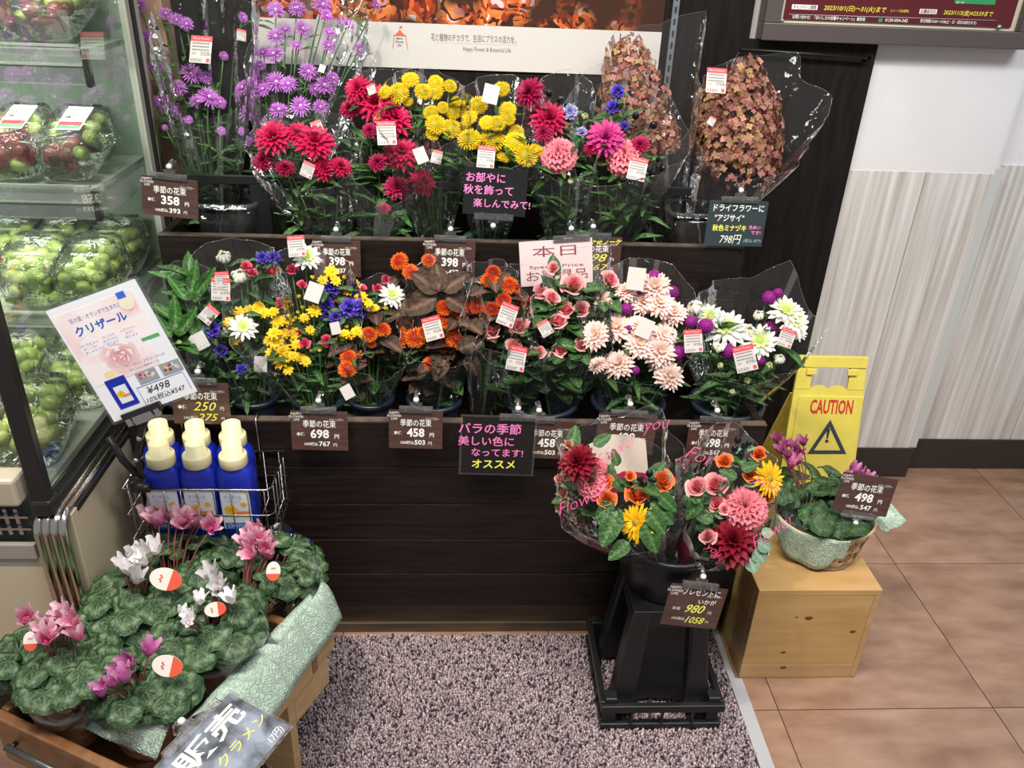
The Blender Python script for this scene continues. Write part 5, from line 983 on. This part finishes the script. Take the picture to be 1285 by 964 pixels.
pack('two-colour grape pack on the second shelf at the picture edge', packx(10, 225, yB+.035, zB+.002), .094, .16, .06, 'mix', 4)
pack('dark grape pack at the back of the second shelf', packx(92, 170, yB+.21, zB+.002), .10, .12, .055, 'r', 5, lid=None)
for k, (px, lab) in enumerate(((42, 'green grape bag on the third shelf left of the pack near the glass'), (115, 'green grape bag on the third shelf nearest the side glass'))):
    pack(lab, packx(px-(8 if k else 4), 385, yC+.03, zC+.002), .10, .14, .07, 'g', 6+k, .3, 'print', n=30)
for k, (px, lab) in enumerate(((70, 'green grape bag at the rear of the third shelf'), (140, 'green grape bag at the rear of the third shelf by the rear post'), (10, 'green grape bag at the rear of the third shelf by the picture edge'))):
    pack(lab, packx(px, 330, yC+.20, zC+.002), .098, .12, .065, 'g', 9+k, .3, 'print', n=24)
for k, (px, y, lab) in enumerate(((28, 1.15, 'green grape bag on the bottom deck beside the dark post'), (78, 1.15, 'green grape bag on the bottom deck by the side glass'), (-30, 1.15, 'green grape bag on the bottom deck at the picture edge'), (60, 1.34, 'green grape bag behind the others on the bottom deck'), (115, 1.34, 'green grape bag behind the tilted poster on the bottom deck'))):
    p = V((GX-.064-.120*(1, 0, 2, 1, 0)[k], y, .570)); pack(lab, p, .106, .15, .07, 'g', 14+k, .25, 'print', n=30)
# ------------------------------------------------------------------ blue bottles in the wire basket
BLU = mat('bottle_blue', (.008, .022, .36), .28); CAPM = mat('cap_cream', (.78, .70, .42), .4); LBW = mat('label_white', (.72, .76, .78), .45); LBO = mat('label_orange', (.75, .25, .06), .5); LBB = mat('label_blue', (.02, .13, .45), .45); LBY = mat('label_yellow', (.8, .58, .05), .5)
BW_, BD_ = .0335, .70
def bottle(label, x, y, z):
    t = thing('flower_food_bottle', label, 'bottle', (x, y, z), 'blue bottles in the wire basket')
    b = MB(); q = b.lathe([(.030, 0), (BW_, .004), (BW_, .118), (.0325, .130), (.028, .142), (.020, .150), (.018, .156)], 32, None, 0, 3.2, BD_); b.disc(q[0], 0, True); b.disc(q[-1]); b.build('bottle_body', BLU, t)
    b = MB(); q = b.lathe([(.0232, .148), (.024, .149), (.024, .167), (.023, .169), (.0168, .170), (.0164, .191), (.0148, .191), (.0148, .178)], 28); b.disc(q[-1]); b.build('cap', CAPM, t)
    yf = -BW_*BD_-.0006; b = MB(); b.box((-.0255, yf-.0002, .022), (.0255, yf+.004, .106)); o = b.build('label', LBW, t, False); bevel(o, .002)
    b = MB(); b.box((-.0222, yf-.0006, .023), (.0222, yf-.0001, .037), 0); b.box((0, yf-.0006, .056), (.0222, yf-.0001, .063), 1); b.build('label_band', [LBB, LBO], o, False)
    text('CHRYSAL', .012, LBW, o, (0, yf-.0008, .030), QX, width=.036); text('クリザール', .011, BLUEINK, o, (-.003, yf-.0005, .092), QX, width=.03); text('フラワーフード', .005, BLUEINK, o, (-.004, yf-.0005, .083), QX, width=.024)
    put('label_flower', FL['daisy'][0], o, (-.009, yf-.0008, .066), face_q((0, -1, 0)), (.013, .013, .001)); put('label_flower', FL['daisy'][0], o, (.014, yf-.0008, .078), face_q((0, -1, 0)), (.006, .006, .001))
    return t
ZB = .376
for k, (px, lab) in enumerate(((197, 'left'), (243, 'middle'), (289, 'right'))):
    nm = {'left': 'blue bottle in the basket front row nearest the black clamp', 'middle': 'blue bottle in the middle of the basket front row', 'right': 'blue bottle in the basket front row at the open wire end'}[lab]
    xf = at(px, 550, 1.233).x; bottle(nm, xf, 1.233, ZB-.001); bottle(nm.replace('front', 'back'), at(px+2, 526, 1.300).x-.002, 1.297, ZB)
WIRE = mat('wire_steel', (.5, .48, .45), .25, 1.)
X0, X1, Y0, Y1, Z0, Z1 = -.592, -.338, 1.208, 1.334, .374, .484
wk = thing('wire_basket', 'steel wire basket hooked on the stand holding blue bottles', 'wire basket', (-.46, 1.27, Z0)); WKO = (-.46, 1.27, Z0)
def wire(name, pts, r=.0014): b = MB(WKO); b.tube(pts, r, 6); return b.build(name, WIRE, wk)
for z, r in ((Z1, .002), (Z0, .0015), ((Z0+Z1)/2, .0012)):
    wire('rim_wire' if z == Z1 else 'ring_wire', [(X0, Y0, z), (X1-.008, Y0, z), (X1, Y0+.008, z), (X1, Y1, z), (X0, Y1, z), (X0, Y0, z)], r)
for k in range(9):
    x = X0+.012+k*(X1-X0-.024)/8; wire('cross_wire', [(x, Y0, Z1), (x, Y0, Z0), (x, Y1, Z0), (x, Y1, Z1)], .0011)
for k in range(5):
    y = Y0+.02+k*.022; wire('cross_wire', [(X0, y, Z1), (X0, y, Z0), (X1, y, Z0), (X1, y, Z1)], .0011)
for x in (-.52, -.385): wire('hook', [(x, Y1, Z1-.02), (x, Y1, .546), (x, Y1+.004, .553), (x, 1.36, .553), (x, 1.362, .545)], .002)
# ------------------------------------------------------------------ tilted flower food poster in a black clamp
P0, P1, P2 = at(57, 391, 1.10), at(169, 350, 1.12), at(119, 539, 1.09)
PKB = mat('poster_pink_print', (.86, .80, .80), .35, col2=(.80, .50, .52), ns=14, contrast=(.45, .8)); DKB = mat('print_dark_blue', (.02, .10, .45), .5); DPK = mat('print_deep_pink', (.65, .1, .25), .5)
pb = card('flower_food_poster', 'tilted laminated flower food poster with a blue bottle picture', 'poster', None, None, None, 0, 0, mat('poster_paper', (.80, .82, .86), .3, coat=.5), [
  ('花の国・オランダで生まれた', -.05, .36, .042, DKB, dict(width=.58)), ('クリザール', -.06, .265, .085, DKB, dict(width=.58, bold=.03)),
  ('切り花をより', -.28, .155, .025, BLUEINK), ('美しく長く', -.28, .125, .025, DPK), ('楽しめます', -.28, .095, .025, BLUEINK), ('花の色を', -.05, .165, .025, DPK), ('あざやかに', -.05, .135, .025, BLUEINK), ('保ちます', -.05, .105, .025, BLUEINK), ('お花の水を', .17, .165, .025, DPK), ('清潔に', .17, .135, .025, DPK), ('保ちます', .17, .105, .025, BLUEINK),
  ('クリザール フラワーフード', .16, -.115, .03, DKB, dict(width=.45)), ('ボトル入り(液体タイプ)', .12, -.15, .022, DKB, dict(width=.34)), ('¥498', .13, -.355, .085, INK, dict(shear=.25, width=.27)), ('10%税込¥547', .16, -.43, .055, INK, dict(shear=.25, width=.46))], pts=(P0, P1, P2), brand=False, laminate=True)
PW, PH = (P1-P0).length, 0; bd = [c for c in pb.children if c.name.startswith('board')][0]; PH = max(v.co.y for v in bd.data.vertices)*2
def pbox(name, x0, x1, y0, y1, z, m): b = MB(); b.box((x0*PW, y0*PH, z), (x1*PW, y1*PH, z+.0003)); return b.build(name, m, pb, False)
pbox('blossom_print', -.47, .30, -.18, .44, 0, PKB); pbox('blossom_print', .30, .42, .05, .44, 0, PKB)
for x, y, s in ((-.05, -.02, .20), (.3, .33, .1)):
    o = put('peony_picture', rose('peony_print', (.86, .70, .70), (.80, .25, .28), 21, 1.2, 16), pb, (x*PW, y*PH, .0004), None, (s*PW, s*PW, .0006))
for x in (-.28, -.05, .17):
    b = MB(); q = b.lathe([(.11*PW, .0003), (.1101*PW, .0004)], 20); b.disc(q[1]); o = b.build('caption_disc', mat('print_pale', (.84, .80, .82), .5), pb, False); o.location = (x*PW, .13*PH, 0)
b = MB(); b.lathe([(.0001, .0006), (.085*PW, .0006)], 20); o = b.build('point_seal', mat('print_cream', (.80, .76, .62), .5), pb, False); o.location = (.30*PW, .36*PH, 0); pbox('seal_flag', .24, .33, .40, .45, .0007, BLUEINK)
pbox('bottle_picture', -.36, -.13, -.42, -.16, .0004, BLU); pbox('bottle_picture_cap', -.31, -.20, -.16, -.09, .0004, CAPM); pbox('bottle_picture_label', -.31, -.17, -.38, -.23, .0008, LBW); pbox('bottle_picture_band', -.25, -.17, -.33, -.31, .0012, LBO)
put('bottle_picture_flower', FL['daisy'][0], pb, (-.265*PW, -.30*PH, .0013), None, (.05*PW, .05*PW, .0004)); pbox('green_leaf_picture', .24, .44, .035, .06, .0004, PRG)
GRY = mat('picture_grey', (.28, .32, .36), .5)
for x in (-.02, .26):
    pbox('bouquet_picture', x, x+.23, -.285, -.185, .0004, GRY); rr = random.Random(int(x*100)+9)
    for k in range(14):
        put('picture_flower', FL[rr.choice(['palemum', 'magenta', 'whitemum', 'deepcrimson', 'daisy'])][0], pb, ((x+.04+.15*rr.random())*PW, (-.25+.045*rr.random())*PH, .0008), None, (.022*PW, .022*PW, .0003))
b = MB(); 
for (x0, y0, x1, y1) in ((-.08, -.30, .46, -.30), (.46, -.30, .46, -.46), (-.08, -.30, -.08, -.46)): b.tube([(x0*PW, y0*PH, .0004), (x1*PW, y1*PH, .0004)], .0003, 4)
b.build('price_frame_line', BLUEINK, pb)
ja = at(180, 518, 1.10); cl = thing('poster_clamp', 'black jointed clamp with metal jaw gripping the tilted poster', 'clamp', at(187, 605, 1.17)); CO = cl.location.copy()
vx = (P1-P0).normalized(); vz = vx.cross((P0-P2).normalized()); vy = vz.cross(vx); A2 = Matrix((vx, vy, vz)).transposed().to_4x4(); A2.translation = ja
b = MB(CO); b.box((-.030, -.004, .0015), (.030, .010, .006), 0, A2); b.box((-.030, -.004, -.006), (.030, .008, -.0015), 0, A2); b.build('jaw', DKP, cl, False)
b = MB(CO); b.box((-.016, -.012, .004), (.014, .002, .009), 0, A2); b.build('spring_plate', STEEL, cl, False)
for s in (-.022, .022): b = MB(CO); b.box((s-.004, -.010, .003), (s+.004, .002, .010), 0, A2); b.build('jaw_roller', STEEL, cl, False)
pts = [ja-vy*.008, at(176, 548, 1.13), at(172, 575, 1.15), at(178, 600, 1.17)]
for k in range(3): b = MB(CO); b.tube([pts[k], pts[k].lerp(pts[k+1], .5), pts[k+1]], [.006, .0045, .006], 8); b.build('arm_link', DKP, cl)
for k in (1, 2): b = MB(CO); b.ell(pts[k]+V((0, -.006, 0)), .0045, 10, 6); b.build('joint_screw', STEEL, cl)
for d in (-1, 1): b = MB(CO); b.tube([at(178, 600, 1.17), at(163+9*d, 588+12*d, 1.165), at(150+14*d, 575+26*d, 1.17)], [.008, .007, .005], 8); b.build('clamp_arm', DKP, cl)
b = MB(CO); b.tube([at(166, 612, 1.2), at(188, 612, 1.2)], .009, 10); b.build('clamp_pad', DKP, cl)
# ------------------------------------------------------------------ bench, tray and cyclamens
E2 = V((.423, .906, 0)).normalized(); E1 = V((-E2.y, E2.x, 0)); Z = V((0, 0, 1))
def frame_at(o): M_ = Matrix((E1, E2, Z)).transposed().to_4x4(); M_.translation = o; return M_
TZ = .218; NB = atz(363, 905, TZ-.06); NB.z = 0
bn = thing('wooden_bench', 'pale pine bench carrying the cyclamen tray', 'bench', NB); FB = frame_at(NB)
def nb(name, lo, hi, m=PINE2, bev=.001): return boxo(name, lo, hi, m, bn, bev, NB, FB)
nb('leg_panel', (0, 0, .004), (.34, .018, TZ-.016)); nb('leg_panel', (.07, .12, .004), (.34, .138, TZ-.016)); nb('side_apron', (0, .0185, TZ-.085), (.015, .1195, TZ-.016)); nb('top_board', (-.002, -.002, TZ-.0155), (.345, .142, TZ))
LT = V((-.692, .876, 0)); TW, TD, TH = .33, .345, .095; TR_ = LT-E1*TW; BRW = mat('tray_pine_shaded', (.20, .085, .03), .4, col2=(.27, .125, .05), ns=4, stretch=(12, 1.5, 12), coat=.2)  # shade on the pine put into this brown; right side board stays pale
ty = thing('wooden_tray', 'brown wooden tray with a metal pull handle holding potted cyclamens', 'tray', TR_+V((0, 0, TZ+.0005))); TO = ty.location.copy(); FT = frame_at(TO)
def nt_(name, lo, hi, m=BRW, bev=.003): return boxo(name, lo, hi, m, ty, bev, TO, FT)
nt_('front_board', (0, 0, 0), (TW, .016, TH)); nt_('back_board', (0, TD-.016, 0), (TW, TD, TH)); nt_('side_board', (0, .0162, 0), (.014, TD-.0162, TH), PINE2); nt_('side_board', (TW-.014, .0162, 0), (TW, TD-.0162, TH)); nt_('tray_bottom', (.0142, .0162, .002), (TW-.0142, TD-.0162, .012))
b = MB(TO); b.tube([FT @ V((TW*.90, -.012, TH*.60)), FT @ V((TW*.52, -.012, TH*.60))], .0055, 8); b.build('pull_handle', mat('handle_grey', (.12, .12, .11), .35, .6), ty)
for x in (.88, .54): b = MB(TO); b.tube([FT @ V((TW*x, -.012, TH*.6)), FT @ V((TW*x, .002, TH*.6))], .004, 6); b.build('handle_post', DM, ty)
GC = 'potted cyclamens on the tray'
ZP = TZ+.013
def pp(px, py, z):
    p = FT.inverted() @ atz(px, py, z); p.x = min(max(p.x, .062), TW-.062); p.y = min(max(p.y, .065), TD-.065); p = FT @ p; p.z = ZP; return p
rl = random.Random(77)
def scatter(cx, cy, rx, ry, n, z): return [(cx+rx*math.sqrt(rl.random())*math.cos(t), cy+ry*math.sqrt(rl.random())*math.sin(t), z) for t in [rl.uniform(0, 6.28) for _ in range(n)]]
def ringpts(cx, cy, rx, ry, n, z): return [(cx+rx*math.cos(6.283*k/n), cy+ry*math.sin(6.283*k/n), z-.012) for k in range(n)]
for (lab, c, rx, ry, n, fl_, kinds, tags, fm, fs, zl) in (
  ('cyclamen with pink and white flowers in front of the blue bottles', (245, 690), 52, 34, 30, [(226, 630), (212, 646), (235, 645), (245, 655), (258, 640), (232, 657), (264, 662), (250, 634), (198, 653), (222, 655), (248, 645), (188, 650)], ['cycpink'], [], ((240, 690), 68, 640, 735, .40), 25, .385),
  ('cyclamen with a tight pink cluster at the tray corner by the stand', (350, 705), 44, 34, 22, [(315, 672), (327, 668), (338, 678), (320, 684), (333, 690), (310, 680), (325, 678), (316, 694), (337, 696)], ['cycpink'], [(343, 717, 28, -80, 1)], ((352, 705), 48, 660, 790, .38), 22, .38),
  ('cyclamen with white flowers and an oval tag beside the chrome trim', (165, 750), 46, 36, 26, [(155, 708, 20), (170, 700, 24), (183, 694, 22), (195, 690, 24), (172, 727, 22), (162, 716, 20), (180, 705, 20)], ['cycwhite'], [(208, 727, 45, -8, 1)], ((165, 755), 56, 700, 800, .39), 22, .385),
  ('cyclamen with white flowers in the middle of the tray', (262, 775), 58, 42, 34, [(266, 722, 24), (274, 735, 22), (290, 752, 20), (279, 743, 20), (251, 754, 18), (240, 775, 18), (228, 769, 14), (236, 781, 14)], ['cycwhite'], [(270, 765, 30, 14, 1)], ((270, 780), 64, 720, 830, .40), 20, .39),
  ('cyclamen with striped pink flowers on the far left of the tray', (70, 830), 66, 42, 34, [(33, 776), (62, 786), (80, 770), (92, 780), (58, 803), (98, 797), (75, 783), (86, 776), (50, 798), (66, 797)], ['cycpink'], [(38, 805, 28, 95, -1)], ((70, 830), 66, 780, 890, .40), 24, .39),
  ('cyclamen with a line of magenta flowers at the tray front', (170, 850), 62, 36, 30, [(187, 817, 24), (163, 831, 24), (157, 850, 24), (127, 868, 22), (142, 857, 18), (150, 842, 20), (130, 860, 16)], ['cycmag'], [(210, 836, 44, -8, 1)], ((170, 865), 72, 810, 915, .37), 22, .375)):
    lv = scatter(c[0], c[1], rx, ry, n, zl) + ringpts(c[0], c[1], rx, ry, 14, zl)
    base = pp(c[0], c[1], zl); cyclamen(lab, base, lv, fl_, kinds, len(lab), zl, zl+.045, .041, (.044, .075), tags, fm, GC, fs)
LZ = TZ+TH
ln = thing('green_paper_sheet', 'pale green embossed paper draped over the right side of the tray', 'paper sheet', atz(330, 880, LZ))
def az(px, py, z): return atz(px, py, z)
sheet('paper_sheet', ln, ln.location, az(232, 905, LZ+.02), az(398, 735, LZ+.03), az(335, 912, LZ-.03), az(430, 775, LZ-.035), .005, 3.2, 26, 14, 3, extra=lambda u, v: V((0, 0, .036*math.sin(v*PI))))
l2 = thing('green_paper_sheet', 'pale green paper flap folded over the tray front by the handle', 'paper sheet', atz(145, 915, LZ))
sheet('paper_flap', l2, l2.location, az(122, 885, LZ+.02), az(215, 905, LZ+.03), az(102, 912, LZ-.005), az(195, 955, LZ-.01), .003, 2, 14, 6, 4)
l3 = thing('green_paper_sheet', 'pale green paper edge behind the white cyclamen by the chrome trim', 'paper sheet', atz(125, 735, LZ))
sheet('paper_flap', l3, l3.location, az(102, 772, LZ+.01), az(156, 704, LZ+.01), az(124, 777, LZ-.02), az(168, 724, LZ-.02), .003, 2, 10, 5, 5)
CK = mat('chalkboard_glare', (.05, .055, .06), .25, col2=(.30, .34, .42), ns=22, contrast=(.4, .62), coat=.5)  # pale glare patches painted into the board colour
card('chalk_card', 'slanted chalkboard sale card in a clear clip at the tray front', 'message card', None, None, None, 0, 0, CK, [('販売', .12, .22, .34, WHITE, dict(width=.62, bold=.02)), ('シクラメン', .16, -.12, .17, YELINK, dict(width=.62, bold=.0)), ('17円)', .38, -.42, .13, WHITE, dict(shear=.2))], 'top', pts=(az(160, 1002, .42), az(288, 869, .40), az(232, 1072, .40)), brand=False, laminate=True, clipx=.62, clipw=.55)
